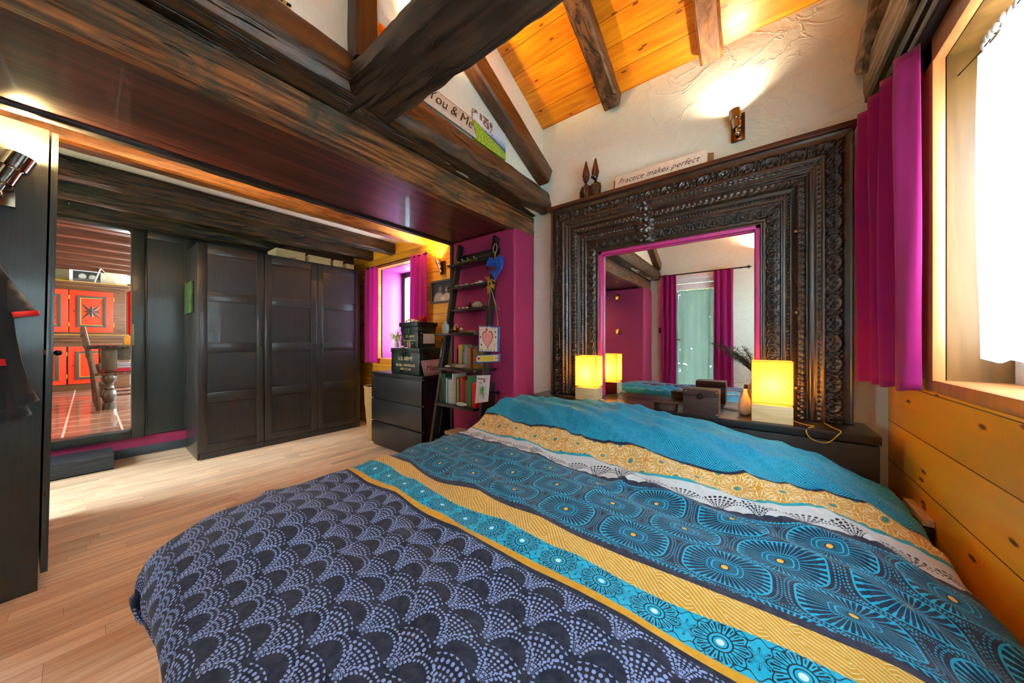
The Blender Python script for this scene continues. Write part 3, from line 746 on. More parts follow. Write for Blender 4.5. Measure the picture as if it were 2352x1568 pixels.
# ================================================================== CARVED SURROUND AND MIRROR
M_carved = None
def carved_mat():
    n = NT('carved_dark_wood'); v = n.co(); a = n.noise(n.map(v, (3, 3, 3)), 4, 6, .6, .4); b = n.noise(v, 60, 4)
    x = n.xyz(v)
    col = n.ramp(a, [(.3, srgb('#140c08')), (.75, srgb('#3d2818'))])
    n.bump(b, .15, .001)
    return n.fin(col, n.mr(b, .3, .7, .28, .45), 0., **{'Coat Weight': .35, 'Coat Roughness': .25, 'Specular IOR Level': .7})
M_carved = carved_mat()
FX0, FX1, FZ0, FZ1 = -1.302, .356, .70, 2.118      # outer edges
IX0, IX1, IZ1 = -.925, .004, 1.742                  # opening
def relief_h(side, l, s, L):
    """height of the carving above the back plane (metres); s 0 outer .. 1 inner, l along the side, L its length (numpy arrays)"""
    def seg(a, b): return (s >= a) & (s < b)
    h = np.zeros_like(s)
    fr_ = lambda x: x-np.floor(x)
    def bell(x, w): return np.exp(-(x/w)**2)
    # outer carved band 0..0.28 : scallops with inner curls
    m_ = seg(0, .27); p = .098 if side != 'top' else .100
    t = (s/.27); q = fr_(l/p)-.5; X = q*p; Y = (t-.78)*.105
    r = np.hypot(X, Y*1.15); arc = bell(r-.040, .0045)*(Y < .028); arc2 = bell(r-.029, .003)*.7*(Y < .01)
    c1 = bell(np.hypot(np.abs(X)-.017, Y-.004)-.010, .0032); c2 = bell(np.hypot(np.abs(X)-.036, Y+.030)-.009, .003)
    tooth = bell(np.abs(fr_(np.arctan2(X, -Y)*3.2)-.5), .16)*bell(r-.050, .006)*.5*(Y < 0.01)
    stem = bell(X, .003)*(r < .03)*.6
    band = .038+.013*np.clip(arc+arc2+c1+c2+tooth+stem, 0, 1.2)
    rim = .010*bell(t-.03, .03)+.010*bell(t-.97, .03)
    h = np.where(m_, band+rim, h)
    # step with fluted mouldings .27 ..0.46
    m_ = seg(.27, .46); t = (s-.27)/.19
    h = np.where(m_, .052-.018*t+.006*np.abs(np.sin(t*PI*3.0))+.002*np.sin(l*260)*((t > .3) & (t < .5)), h)
    # leafy rope band .46..0.60
    m_ = seg(.46, .60); t = (s-.46)/.14; ph = l/.030
    lv = np.abs(np.sin(PI*(ph+t*1.1)))*np.abs(np.sin(PI*(t*2.0)))+.5*np.abs(np.sin(PI*(ph*2-t*1.3)))*bell(t-.5, .3)
    h = np.where(m_, .026+.015*np.sin(PI*t)**.6+.010*lv*np.sin(PI*t)**.5, h)
    # plain + bead row .60..0.76
    m_ = seg(.60, .76); t = (s-.60)/.16
    bead = np.sqrt(np.clip(1-((t-.42)/.13)**2, 0, 1))*np.abs(np.sin(PI*l/.018))**.7
    h = np.where(m_, .020+.007*bell(t-.08, .06)+.006*bell(t-.9, .06)+.012*bead, h)
    # inner acanthus band .76..0.97
    m_ = seg(.76, .97); t = (s-.76)/.21; p = .056; q = fr_(l/p)-.5; X = q*p; Y = (t-.12)*.078
    r = np.hypot(X, Y); a = np.arctan2(X, Y); leaf = np.abs(np.cos(a*6))*np.clip(1-(r/.052)**3, 0, 1)+bell(r-.047, .004)
    h = np.where(m_, .012+.016*np.sin(PI*np.clip(t, 0, 1))**.5*np.clip(leaf, 0, 1.2), h)
    m_ = s >= .97
    h = np.where(m_, .020, h)
    # the carved boss in the middle of each side
    if side == 'top':
        bz = np.exp(-((l-L*.42)/.050)**6)*((s > .30) & (s < .97)); tx = l*85; ty = s*34
        boss = .046-.016*s+.008*np.abs(np.sin(tx+1.4*np.sin(ty))*np.cos(ty+1.2*np.sin(tx*.5)))*1.5
        h = h*(1-bz)+boss*bz
    return h
def frame_side(side, parent):
    res = .0042
    if side == 'top': L = FX1-FX0; W = FZ1-IZ1
    elif side == 'left': L = FZ1-FZ0; W = IX0-FX0
    else: L = FZ1-FZ0; W = FX1-IX1
    nl, ns = int(L/res), int(W/res*1.0)
    S, Lp = np.meshgrid(np.linspace(0, 1, ns), np.linspace(0, 1, nl))
    if side == 'top':
        a = FX0+S*(IX0-FX0); b = FX1+S*(IX1-FX1); X = a+(b-a)*Lp; Z = FZ1+S*(IZ1-FZ1); l = X-FX0
    else:
        e0, e1 = (FX0, IX0) if side == 'left' else (FX1, IX1)
        X = e0+S*(e1-e0); top = FZ1+S*(IZ1-FZ1); Z = FZ0+(top-FZ0)*Lp; l = FZ1-Z
    H_ = relief_h(side, l, S, L)
    Y = 2.262-H_*1.35
    co = np.stack([X, Y, Z], -1).reshape(-1, 3)
    i, j = np.meshgrid(np.arange(ns-1), np.arange(nl-1)); a0 = (j*ns+i).ravel()
    F = np.stack([a0, a0+1, a0+ns+1, a0+ns], -1)
    if side in ('left',): F = F[:, ::-1]
    if side == 'top': F = F[:, ::1]
    me = bpy.data.meshes.new('carved_'+side); me.from_pydata(co.tolist(), [], F.tolist())
    me.polygons.foreach_set('use_smooth', [True]*len(F)); me.materials.append(M_carved)
    inv = wm(parent).inverted(); me.transform(inv)
    bm = bmesh.new(); bm.from_mesh(me)
    # close it to a solid: walls back to the wall plane
    be = [e for e in bm.edges if e.is_boundary]; r = bmesh.ops.extrude_edge_only(bm, edges=be)
    vs = [g for g in r['geom'] if isinstance(g, bmesh.types.BMVert)]
    yb = (inv @ Vector((0, 2.296, 0))).y
    for v_ in vs: v_.co.y = yb
    bmesh.ops.recalc_face_normals(bm, faces=bm.faces[:]); bm.to_mesh(me); bm.free()
    o = bpy.data.objects.new('carved_side' if side != 'top' else 'carved_lintel', me); COL.objects.link(o); o.parent = parent
    return o
fr_t = thing('carved_surround', 'huge dark carved wooden door surround on the wall above the bed, framing the mirror', 'carved frame', (-.47, 2.29, .70))
for s_ in ('left', 'right', 'top'): frame_side(s_, fr_t)
mb = MB(); mb.box(FX0-.03, FX1+.012, 2.185, 2.298, FZ1, FZ1+.026, bev=.004)
led = mb.build('ledge', wood('red_brown_ledge', srgb('#2c140a'), srgb('#6b3a20'), 'x', .35, 1.4, bump=.3), fr_t)
M_brass = plain('aged_brass', '#8a6a3c', .3, 1.0)
for x, z, r_ in ((.148, 1.66, .009), (.150, 1.245, .009), (.150, .86, .009), (-1.20, 1.62, .006), (-1.20, 1.10, .006), (-1.21, .84, .006)):
    mb = MB(); mb.ball((x, 2.19, z), r_, sy=.6); mb.build('rivet', M_brass, fr_t)
mb = MB(); mb.tube([(-1.215, 2.195, 1.20), (-1.215, 2.18, 1.19), (-1.212, 2.18, 1.12), (-1.215, 2.19, 1.05)], .004); mb.ball((-1.215, 2.185, 1.045), .012, sz=.5)
mb.build('latch_hook', M_brass, fr_t)
mir = thing('wall_mirror', 'large mirror with a painted magenta edge inside the carved surround', 'mirror', (-.46, 2.285, .70))
n = NT('mirror_glass'); M_mirror = n.fin((.93, .93, .93), .0, 1.0)
mb = MB(); mb.box(IX0+.02, IX1-.02, 2.283, 2.288, .702, IZ1-.02); mb.build('mirror_glass', M_mirror, mir)
n = NT('magenta_edge_paint'); M_edge = n.fin(srgb('#c23a80'), .3)
mb = MB(); mb.box(IX0-.004, IX0+.021, 2.243, 2.294, .702, IZ1+.004, bev=.002); mb.box(IX1-.021, IX1+.004, 2.243, 2.294, .702, IZ1+.004, bev=.002); mb.box(IX0-.004, IX1+.004, 2.243, 2.294, IZ1-.021, IZ1+.004, bev=.002)
mb.box(IX0+.021, IX0+.027, 2.272, 2.286, .702, IZ1-.021); mb.box(IX1-.027, IX1-.021, 2.272, 2.286, .702, IZ1-.021); mb.box(IX0+.02, IX1-.02, 2.272, 2.286, IZ1-.028, IZ1-.021)
mb.build('painted_edge', M_edge, mir)

# ================================================================== TABLE LAMPS AND THINGS ON THE SHELF
def shade_mat():
    n = NT('yellow_lamp_paper'); c = srgb('#b88810')
    n.fin(c, .7, 0.); tl = n.node('ShaderNodeBsdfTranslucent'); n.put(tl.inputs[0], (1.0, .68, .26))
    mx = n.node('ShaderNodeMixShader'); mx.inputs[0].default_value = .80
    n.t.links.new(n.b.outputs[0], mx.inputs[1]); n.t.links.new(tl.outputs[0], mx.inputs[2]); n.t.links.new(mx.outputs[0], n.out.inputs[0]); return n.mat
M_shade = shade_mat(); M_bulb = emit('warm_bulb', '#fff0c8', 30)
def table_lamp(x0, x1, y0, y1, label):
    t = thing('table_lamp', label, 'lamp', ((x0+x1)/2, (y0+y1)/2, .70), 0, 'matching yellow table lamps on the headboard shelf')
    cx, cy = (x0+x1)/2, (y0+y1)/2
    mb = MB(); mb.box(x0, x1, y0, y1, .7005, .785, bev=.002); mb.build('base', M_birch, t)
    mb = MB(); mb.box(x0, x1, y0, y1, .795, 1.0)
    for f in [f for f in mb.bm.faces if abs(f.normal.z) > .9]: mb.bm.faces.remove(f)
    sh = mb.build('lamp_shade', M_shade, t, fixn=False)
    md = sh.modifiers.new('t', 'SOLIDIFY'); md.thickness = .0012
    e = MB()
    for (a, b) in ((x0, y0), (x1, y0), (x0, y1), (x1, y1)): e.tube([(a, b, .795), (a, b, 1.0)], .0016, 6)
    for z in (.795, 1.0): e.tube([(x0, y0, z), (x1, y0, z), (x1, y1, z), (x0, y1, z), (x0, y0, z)], .0016, 6)
    e.tube([(cx, cy, .785), (cx, cy, .84)], .004, 8); e.build('shade_wire', plain('pale_wire', '#b58a24', .5), t)
    b = MB(); b.ball((cx, cy, .885), .024, sz=1.25); bu = b.build('bulb', M_bulb, t)
    l = bpy.data.lights.new('lamp_light', 'POINT'); l.energy = 5.0; l.color = (1.0, .82, .52); l.shadow_soft_size = .03
    lo = bpy.data.objects.new('lamp_light', l); COL.objects.link(lo); lo.parent = t; lo.location = wm(t).inverted() @ Vector((cx, cy, .885))
    return t
lampR = table_lamp(-.031, .128, 2.02, 2.135, 'yellow table lamp with pale wood base at the right end of the shelf')
lampL = table_lamp(-1.005, -.855, 2.03, 2.14, 'yellow table lamp with pale wood base at the left end of the shelf')
mb = MB(); mb.tube(curve_pts([(.128, 2.10, .712), (.16, 2.08, .703), (.20, 2.05, .703), (.19, 2.02, .703), (.17, 1.993, .690), (.19, 1.99, .655), (.24, 1.99, .65), (.275, 1.992, .69), (.285, 2.01, .703), (.27, 2.06, .703), (.25, 2.16, .704)]), .0025, 6)
mb.build('cord', plain('gold_cord', '#b78c2c', .4), lampR)
mb = MB(); mb.tube(curve_pts([(-1.005, 2.10, .71), (-1.06, 2.06, .703), (-1.12, 2.10, .703), (-1.17, 2.08, .704), (-1.20, 2.11, .706), (-1.18, 2.14, .722), (-1.21, 2.17, .71)]), .0025, 6)
mb.build('cord', plain('dark_cord', '#241c14', .5), lampL)
M_chest = wood('red_brown_box_wood', srgb('#1d0f0c'), srgb('#4c2a20'), 'x', .4, 2.4, bump=.15)
t = thing('wooden_box', 'rectangular dark wooden casket with round metal clasp on the headboard shelf', 'box', (-.25, 2.06, .70))
mb = MB(); mb.box(-.336, -.170, 1.998, 2.115, .7005, .800, bev=.002); mb.build('body', M_chest, t)
mb = MB(); mb.box(-.337, -.169, 1.997, 2.116, .8012, .838, bev=.002); mb.build('lid', M_chest, t)
mb = MB(); mb.lathe([(.001, -.004), (.016, -.004), (.018, 0), (.018, .003)], (-.255, 1.996, .802), 20, 'y'); mb.ball((-.255, 1.990, .802), .006); mb.build('clasp', plain('tarnished_metal', '#3a2f2a', .35, .8), t)
for x in (-.325, -.180):
  for z in (.712, .828):
    mb = MB(); mb.ball((x, 1.996, z), .0028); mb.ball((x+.005, 1.996, z), .0028)
    mb.build('stud', plain('silver_stud', '#b9b0a0', .25, 1.0), t)
t = thing('oval_box', 'low oval dark lidded box with carved top, left of the wooden casket', 'box', (-.44, 2.04, .70))
mb = MB(); mb.lathe([(.05, 0), (.064, .002), (.065, .034), (.062, .036)], (-.435, 2.045, .7005), 36, sx=1.0, sy=.62); mb.build('body', M_chest, t)
mb = MB(); mb.lathe([(.062, 0), (.068, .002), (.068, .007), (.060, .012), (.03, .014), (.001, .014)], (-.435, 2.045, .737), 36, sx=1.0, sy=.62)
for k in range(18): a = k*PI2/18; mb.ball((-.435+math.cos(a)*.048, 2.045+math.sin(a)*.029, .750), .0055, sz=.6, seg=8, ring=5)
for k in range(10): a = k*PI2/10; mb.ball((-.435+math.cos(a)*.026, 2.045+math.sin(a)*.016, .751), .005, sz=.6, seg=8, ring=5)
mb.build('lid', M_chest, t)
t = thing('vase', 'small cream teardrop vase tucked behind the right-hand lamp', 'vase', (-.055, 2.135, .70))
mb = MB(); mb.lathe([(.014, 0), (.026, .012), (.031, .04), (.026, .08), (.015, .11), (.010, .13), (.012, .14)], (-.062, 2.165, .7005), 24, sx=1., sy=.8); mb.build('body', plain('cream_ceramic', '#fff2d8', .3), t)
t = thing('metal_clip', 'little silver trinket at the foot of the left-hand lamp', 'trinket', (-.835, 2.07, .70))
mb = MB(); mb.tube([(-.845, 2.05, .712), (-.835, 2.045, .717), (-.822, 2.05, .712), (-.818, 2.065, .710), (-.83, 2.075, .712), (-.845, 2.07, .712)], .0035, 8); mb.box(-.85, -.815, 2.045, 2.075, .7005, .708, bev=.003); mb.build('body', plain('silver_stud', '#b9b0a0', .25, 1.0), t)

# ---- things on the ledge above
def figurine(x, lab, face, h=.30, lean=0.0):
    t = thing('wooden_figurine', lab, 'figurine', (x, 2.235, FZ1+.0265), 0, 'carved wooden busts on the ledge')
    z0 = FZ1+.0268; y = 2.237
    mb = MB()
    mb.lathe([(.024, 0), (.032, .004), (.036, .04), (.040, .075), (.037, .094), (.022, .104), (.012, .112), (.010, .124), (.014, .132)], (x, y, z0), 44, sx=1.05, sy=.62)
    for sg in (-1, 1): mb.tube([(x+sg*.030, y, z0+.088), (x+sg*.038, y-.004, z0+.06), (x+sg*.036, y-.012, z0+.02), (x+sg*.02, y-.02, z0+.008)], [.010, .009, .008, .007], 8)
    b = mb.build('bust', M_fig, t)
    mb = MB(); c = Vector((x+face*.004, y-.003, z0+.152)); mb.ball(c, .025, sx=.85, sy=.95, sz=1.15, seg=22, ring=14)
    mb.ball(c+Vector((face*.020, -.009, -.002)), .007, sz=1.3); mb.ball(c+Vector((face*.016, -.014, -.015)), .0065, sx=1.3, sz=.6)
    for sg in (-1, 1): mb.ball(c+Vector((face*.010, -.014*1, .004)), .003); mb.ball(c+Vector((sg*.022, .0, -.002)), .007, sx=.5)
    mb.build('head', M_fig, t)
    mb = MB(); mb.lathe([(.026, 0), (.029, .008), (.028, .025), (.022, .055), (.014, .085), (.008, .108), (.006, .118), (.001, .122)], (x+face*.002, y, z0+.165), 36, sx=.95, sy=.8); mb.build('tall_hat', M_fig2, t)
    return t
M_fig = wood('ebony', srgb('#0e0706'), srgb('#3c1d12'), 'z', .22, 3, bump=.3, coat=.5)
M_fig2 = wood('rosewood', srgb('#240d08'), srgb('#6b2d1a'), 'z', .25, 3, bump=.3, coat=.4)
figurine(-1.022, 'dark wooden bust with pointed hat, left one of the kissing pair on the ledge', 1)
figurine(-.945, 'dark wooden bust with pointed hat, right one of the kissing pair on the ledge', -1)
M_signw = plain('cream_sign_board', '#e9e0cd', .6); M_ink = plain('black_ink', '#151312', .6)
t = thing('lettered_sign', 'cream sign reading Practice makes perfect, leaning on the ledge above the surround', 'sign', (-.53, 2.24, FZ1+.0265))
mb = MB(); mb.prism([(-.798, 2.218, FZ1+.027), (-.248, 2.218, FZ1+.027), (-.248, 2.238, FZ1+.127), (-.798, 2.238, FZ1+.127)], (0, .006, 0), bev=.001); mb.build('board', M_signw, t)
for x in (-.812, -.244):
    mb = MB(); mb.prism([(x, 2.226, FZ1+.027), (x+.03, 2.226, FZ1+.027), (x+.03, 2.24, FZ1+.095), (x, 2.244, FZ1+.105)], (0, .014, 0), bev=.001)
    mb.build('side_block', plain('old_wood_block', '#8a7350', .6), t)
text('lettering', 'Practice makes perfect', .056, M_ink, (-.780, 2.2215, FZ1+.062), (1, 0, 0), (0, .2, 1), t, shear=.45, space=1.02, sx=.93, thin=.0010)

# ---- wall spotlights
M_chrome = plain('dark_chrome', '#6b5a4a', .12, 1.0); M_chromeb = plain('chrome', '#c9c2b6', .08, 1.0)
M_spotglow = emit('spot_lens', '#ffd9a0', 18)
def wall_spot(label, base, nrm, up, aim, energy, col=(1, .72, .40), size=95, scale=1.0, mat=None):
    base, nrm, up, aim = Vector(base), Vector(nrm).normalized(), Vector(up).normalized(), Vector(aim).normalized()
    t = thing('wall_spotlight', label, 'wall light', base, 0, 'metal wall spotlights'); sd = nrm.cross(up); k = scale
    def P(a, b, c): return base+sd*a*k+up*b*k+nrm*c*k
    mb = MB(); mb.prism([P(-.033, -.075, .001), P(.033, -.075, .001), P(.033, .075, .001), P(-.033, .075, .001)], nrm*.022*k, bev=.003*k); mb.build('back_plate', mat or M_chrome, t)
    j = P(0, -.045, .045); mb = MB(); mb.tube([P(0, -.045, .02), j, j+aim*.03*k], .008*k, 10); mb.ball(j, .013*k); mb.build('arm', M_chromeb, t)
    h0 = j+aim*.03*k; h1 = h0+aim*.055*k; h2 = h1+aim*.05*k
    mb = MB(); mb.tube([h0, h0+aim*.004*k, h1], [.014*k, .021*k, .021*k], 22); mb.tube([h1, h1+aim*.002*k, h2], [.024*k, .029*k, .030*k], 22, cap=False); mb.tube([h1-aim*.001*k, h1+aim*.001*k], .024*k, 22); mb.tube([h2, h2-aim*.03*k], [.0298*k, .022*k], 22, cap=False)
    mb.build('lamp_head', mat or M_chromeb, t)
    mb = MB(); mb.tube([h2-aim*.012*k, h2-aim*.010*k], .021*k, 18); mb.build('lens', M_spotglow, t)
    spot('spot_beam', h2+aim*.006*k, h2+aim, energy, col, size, .8, t, .018)
    return t
wall_spot('chrome wall spotlight pointing up on the white wall above the carved surround', (-.098, 2.2995, 2.335), (0, -1, 0), (0, 0, 1), (-.12, -.03, 1), 5.5, (1, .80, .56), size=150)
wall_spot('wall spotlight high on the back wall above the bed foot, pointing up', (.03, -1.4495, 2.36), (0, 1, 0), (0, 0, 1), (0, .03, 1), 24, (1, .86, .68), size=150)
# ================================================================== CURTAINS
def curtain(name, a, b, z0, z1, folds, amp, label, mat=None, group=None, parent=None, gather=.8, seed=0., nz_=40, hem=True, ruffle=True):
    """cloth hanging from a to b (x, y points), z0 bottom, z1 top"""
    a, b = Vector(a), Vector(b); d = b-a; L = d.length; d.normalize(); nn = Vector((-d.y, d.x))
    nu = folds*14; co = []
    for j in range(nz_+1):
        t = j/nz_; z = z1+(z0-z1)*t
        for i in range(nu+1):
            s = i/nu; ph = s*folds*PI2+seed+.5*math.sin(s*9+seed)
            am = amp*(gather+(1-gather)*t)*(1+.35*mno.noise(Vector((s*5+seed, t*1.6, 2))))
            w = math.sin(ph)+.25*math.sin(ph*2.1+t*2)
            sp = 1+.04*math.sin(t*3+seed)
            p = a+d*(L*(.5+(s-.5)*sp)+.006*mno.noise(Vector((s*8, t*3, seed))))+nn*am*w
            zz = z+(.006*math.sin(ph) if t == 1 else 0)
            co.append((p.x, p.y, zz))
    w = nu+1
    F = [(j*w+i, j*w+i+1, (j+1)*w+i+1, (j+1)*w+i) for j in range(nz_) for i in range(nu)]
    mb = MB(); mb._add(co, F, True); o = mb.build(name, mat or M_curtain, parent, fixn=False)
    m_ = o.modifiers.new('t', 'SOLIDIFY'); m_.thickness = .0022
    if label: tag(o, label, 'curtain', group)
    return o
def finial_rod(name, p0, p1, label, r=.007, fin='both', brackets=(), nrm=(0, 1, 0)):
    p0, p1 = Vector(p0), Vector(p1); t = thing(name, label, 'curtain rod', p0); d = (p1-p0).normalized()
    mb = MB(); mb.tube([p0, p1], r, 12); mb.build('pole', M_iron, t)
    for sgn, p in ((-1, p0), (1, p1)):
        if fin != 'both' and ((fin == 'end') != (sgn == 1)): continue
        mb = MB(); e = d*sgn
        mb.tube([p, p+e*.02, p+e*.045, p+e*.075], [r*1.5, r*.7, r*1.6, .001], 10)
        up = Vector((0, 0, 1))
        for q in (up, -up): mb.tube([p+e*.018, p+e*.030+q*.020, p+e*.050+q*.028], [r*.6, r*.6, .001], 8)
        mb.build('finial', M_iron, t)
    for s_ in brackets:
        q = p0+(p1-p0)*s_; mb = MB(); mb.tube([q, q+Vector(nrm)*.075], r*.9, 8); mb.build('bracket', M_iron, t)
    return t
curtain('window_curtain', (.374, 2.160), (.425, 1.735), .925, 2.118, 4, .026, 'magenta curtain hanging at the big window beside the carved surround', seed=1.3, gather=.9)
finial_rod('curtain_rod', (.412, 2.25, 2.135), (.412, .20, 2.135), 'slim rod under the black lintel carrying the magenta window curtain', .008, 'none', (0.03, .97), (.04, 0, 0))
finial_rod('curtain_rod', (-4.10, 2.215, 2.045), (-2.90, 2.215, 2.045), 'black iron rod above the small window in the pine wall', .007, 'end', (.06, .92), (0, 1, 0))
curtain('window_curtain', (-4.165, 2.215), (-3.83, 2.215), .825, 2.04, 3, .022, 'left magenta curtain of the small window in the pine wall', seed=.4)
curtain('window_curtain', (-3.15, 2.215), (-2.87, 2.215), .825, 2.06, 3, .024, 'right magenta curtain of the small window, behind the stacked ammunition boxes', seed=2.2)
finial_rod('curtain_rod', (-1.36, -1.36, 2.20), (-.16, -1.36, 2.20), 'black iron rod above the glass door, seen in the mirror', .009, 'both', (.04, .95), (0, -1, 0))
curtain('door_curtain', (-1.32, -1.365), (-1.10, -1.365), .03, 2.21, 3, .026, 'left-hand magenta door curtain in the mirror, beside the door handle', seed=.9)
curtain('door_curtain', (-.57, -1.365), (-.31, -1.365), .03, 2.21, 3, .026, 'right-hand magenta door curtain in the mirror, beside the feathery plant', seed=3.9)
# voiles
o = curtain('voile', (.520, .46), (.520, 1.600), 1.045, 1.95, 7, .007, 'white voile hanging in the big window', M_sheer, seed=.7); o['category'] = 'sheer curtain'
o['label'] = 'white voile with a bobbled top edge hanging in the big right-hand window'
mb = MB()
for k in range(46): y = .46+k*.025; mb.ball((.518+.004*math.sin(k), y, 1.962+.004*math.cos(k*2)), .0085, sz=1.5, seg=8, ring=6)
mb.build('bobble_trim', plain('cream_cotton', '#e6e2da', .8), o)
mb = MB(); mb.tube([(.52, .44, 1.955), (.52, 1.60, 1.955), (.515, 1.721, 1.965)], .002, 6); mb.build('wire', M_iron, o)
o = curtain('voile', (.472, -1.06), (.472, -.07), .88, 2.03, 8, .007, 'white voile softening the added window behind the bed foot', M_sheer, seed=.9)
o = curtain('voile', (-3.80, 2.60), (-3.14, 2.60), .93, 1.95, 6, .008, 'white voile in the small pine-wall window', M_sheer, seed=.2)
M_sheer2 = fabric('dimmed_white_voile', '#8f9fa2', .45, .30, .8)  # white voile in a darkened copy, greyed to dim the bright door
o = curtain('voile', (-1.13, -1.462), (-.54, -1.462), .20, 1.93, 6, .006, 'white voile covering the glass door, seen in the mirror', M_sheer2, seed=.5)
mb = MB()
for k in range(26): mb.ball((-1.13+k*.0236, -1.460, 1.94), .007, sz=1.5, seg=8, ring=6)
mb.build('bobble_trim', plain('cream_cotton', '#e6e2da', .8), o)
# green garden behind the glass door (seen in the mirror)
def leaf_blob(c, r, n_, seed, sz=.07):
    rnd = random.Random(seed); V = []; F = []
    for i in range(n_):
        d = Vector((rnd.gauss(0, 1), rnd.gauss(0, 1), rnd.gauss(0, 1))).normalized()*(rnd.random()**.33)
        p = Vector(c)+Vector((d.x*r[0], d.y*r[1], d.z*r[2])); q = Vector((rnd.gauss(0, 1), rnd.gauss(0, 1), rnd.gauss(0, 1))).normalized(); w = q.orthogonal().normalized(); s_ = sz*rnd.uniform(.6, 1.3); k = len(V)
        V += [p-q*s_, p+w*s_*.45, p+q*s_, p-w*s_*.45]; F.append((k, k+1, k+2, k+3))
    return V, F
n_ = NT('hedge_leaf'); M_leaf = n_.fin(n_.ramp(n_.noise(n_.co(), 9, 3), [(.3, srgb('#3f6a30')), (.7, srgb('#9cc07a'))]), .6)
mb = MB(); V, F = leaf_blob((-.8, -3.6, 1.25), (2.3, .55, 1.6), 9000, 3, .10); mb._add(V, F)
tag(mb.build('garden_hedge', M_leaf, fixn=False), 'leafy green hedge outside the glass door, seen through the mirror', 'hedge')
wall_box('added_sky_blocker', plain('sky_blocker_paint', '#b0a594', .8), [(-3.0, 1.4, -4.3, -1.60, 2.45, 2.52)])  # unseen slab added to cut the sky light reaching the glass door
wall_box('ground', plain('lawn', '#6f8a4e', .9), [(-8, 6, -9, -1.62, -.12, -.05)])

# ================================================================== WARDROBES
M_knob = plain('dark_knob', '#15120f', .3, .6)
DX = -4.08
def ward_door(t, y0, y1, z0, z1, knob_y, x=DX):
    mb = MB(); mb.box(x-.020, x-.013, y0, y1, z0, z1)
    sw = .062
    mb.box(x-.014, x, y0, y0+sw, z0, z1, bev=.0025); mb.box(x-.014, x, y1-sw, y1, z0, z1, bev=.0025)
    for a, b in ((1.915, z1), (1.475, 1.565), (.99, 1.085), (.525, .615), (z0, z0+.075)): mb.box(x-.014, x-.0008, y0+sw, y1-sw, a, b, bev=.0025)
    d = mb.build('door', M_blackz, t)
    k = MB(); k.lathe([(.004, -.002), (.005, .010), (.012, .016), (.013, .022), (.008, .027), (.001, .028)], (x, knob_y, 1.055), 16, 'x'); k.build('knob', M_knob, d)
t = thing('wardrobe', 'tall single-door black-brown wardrobe standing nearest the dining-room opening', 'wardrobe', (-4.37, .855, 0))
mb = MB(); mb.box(-4.67, -4.102, .605, .622, 0, 2.01, bev=.001); mb.build('side_panel', M_blackz, t)
mb = MB(); mb.box(-4.67, -4.102, .622, 1.104, .06, 2.01); mb.build('body', M_blackz, t)
mb = MB(); mb.box(-4.14, -4.085, .622, 1.104, 0, .058); mb.build('plinth', M_blackz, t)
ward_door(t, .608, 1.103, .062, 2.006, 1.073)
t = thing('wardrobe', 'wide two-door black-brown wardrobe against the pine wall, right of the single one', 'wardrobe', (-4.37, 1.61, 0))
mb = MB(); mb.box(-4.67, -4.102, 1.108, 2.122, .06, 2.01); mb.build('body', M_blackz, t)
mb = MB(); mb.box(-4.14, -4.085, 1.108, 2.122, 0, .058); mb.build('plinth', M_blackz, t)
ward_door(t, 1.109, 1.612, .062, 2.006, 1.580); ward_door(t, 1.616, 2.120, .062, 2.006, 1.648)
M_card = plain('cream_cardboard', '#cdb987', .7)
for y0, y1, h, x1, lab in ((1.27, 1.56, .120, -4.28, 'largest cream cardboard box on top of the wardrobes, with a small printed label'), (1.59, 1.83, .10, -4.24, 'second cream cardboard box on the wardrobes, from the left'),
        (1.86, 1.96, .09, -4.2, 'narrow cream box on the wardrobes, third from the left'), (2.0, 2.10, .07, -4.2, 'low cream box on the wardrobes, rightmost')):
    t = thing('storage_box', lab, 'box', (x1-.15, (y0+y1)/2, 2.01), 0, 'cream boxes on top of the wardrobes')
    mb = MB(); mb.box(x1-.28, x1, y0, y1, 2.0105, 2.01+h, bev=.002); mb.build('body', M_card, t)
    mb = MB(); mb.box(x1-.285, x1+.004, y0-.004, y1+.004, 2.01+h+.0005, 2.01+h+.012, bev=.002); mb.build('lid', M_card, t)
    if h == .12: mb = MB(); mb.box(x1+.0005, x1+.0015, y0+.13, y0+.19, 2.055, 2.062); mb.build('label', M_ink, t)
nn = NT('green_plaque_paint'); M_gpl = nn.fin(nn.ramp(nn.noise(nn.co(), 14, 4), [(.35, srgb('#142c10')), (.65, srgb('#3c5218'))]), .5)
mb = MB(); mb.box(-4.60, -4.26, .585, .604, 1.37, 1.67, bev=.002); tag(mb.build('green_plaque', M_gpl), 'small green painted panel hung on the side of the single wardrobe', 'picture')

# left wardrobe with shirt
t = thing('wardrobe', 'tall dark wardrobe at the left edge, its side panel facing the bed', 'wardrobe', (-2.53, -.13, 0))
M_side = wood('dark_green_grey_veneer', srgb('#10161a'), srgb('#28322f'), 'z', .33, 2.2, bump=.1, coat=.3, contrast=.7, stretch=24)
def lean(o, k=.015):   # this old wardrobe leans a little
    for v_ in o.data.vertices:
        p = wm(o) @ v_.co; 
        v_.co.y += (p.z-1.0)*k
    return o
mb = MB(); mb.box(-3.5, -2.53, -.72, -.123, 0, 2.045, bev=.001); lean(mb.build('body', M_side, t))
mb = MB(); mb.box(-3.5, -2.532, -.117, -.098, .07, 2.04, bev=.001); lean(mb.build('door', M_side, t))
for z in (.42, 1.05):
    mb = MB(); mb.box(-2.545, -2.5295, -.124, -.117, z-.012, z+.012); mb.build('hinge', M_chrome, t)
mb = MB(); mb.ball((-2.60, -.082, 1.045), .013); mb.tube([(-2.60, -.097, 1.045), (-2.60, -.082, 1.045)], .006, 8); mb.build('knob', M_knob, t)
lefts0 = t
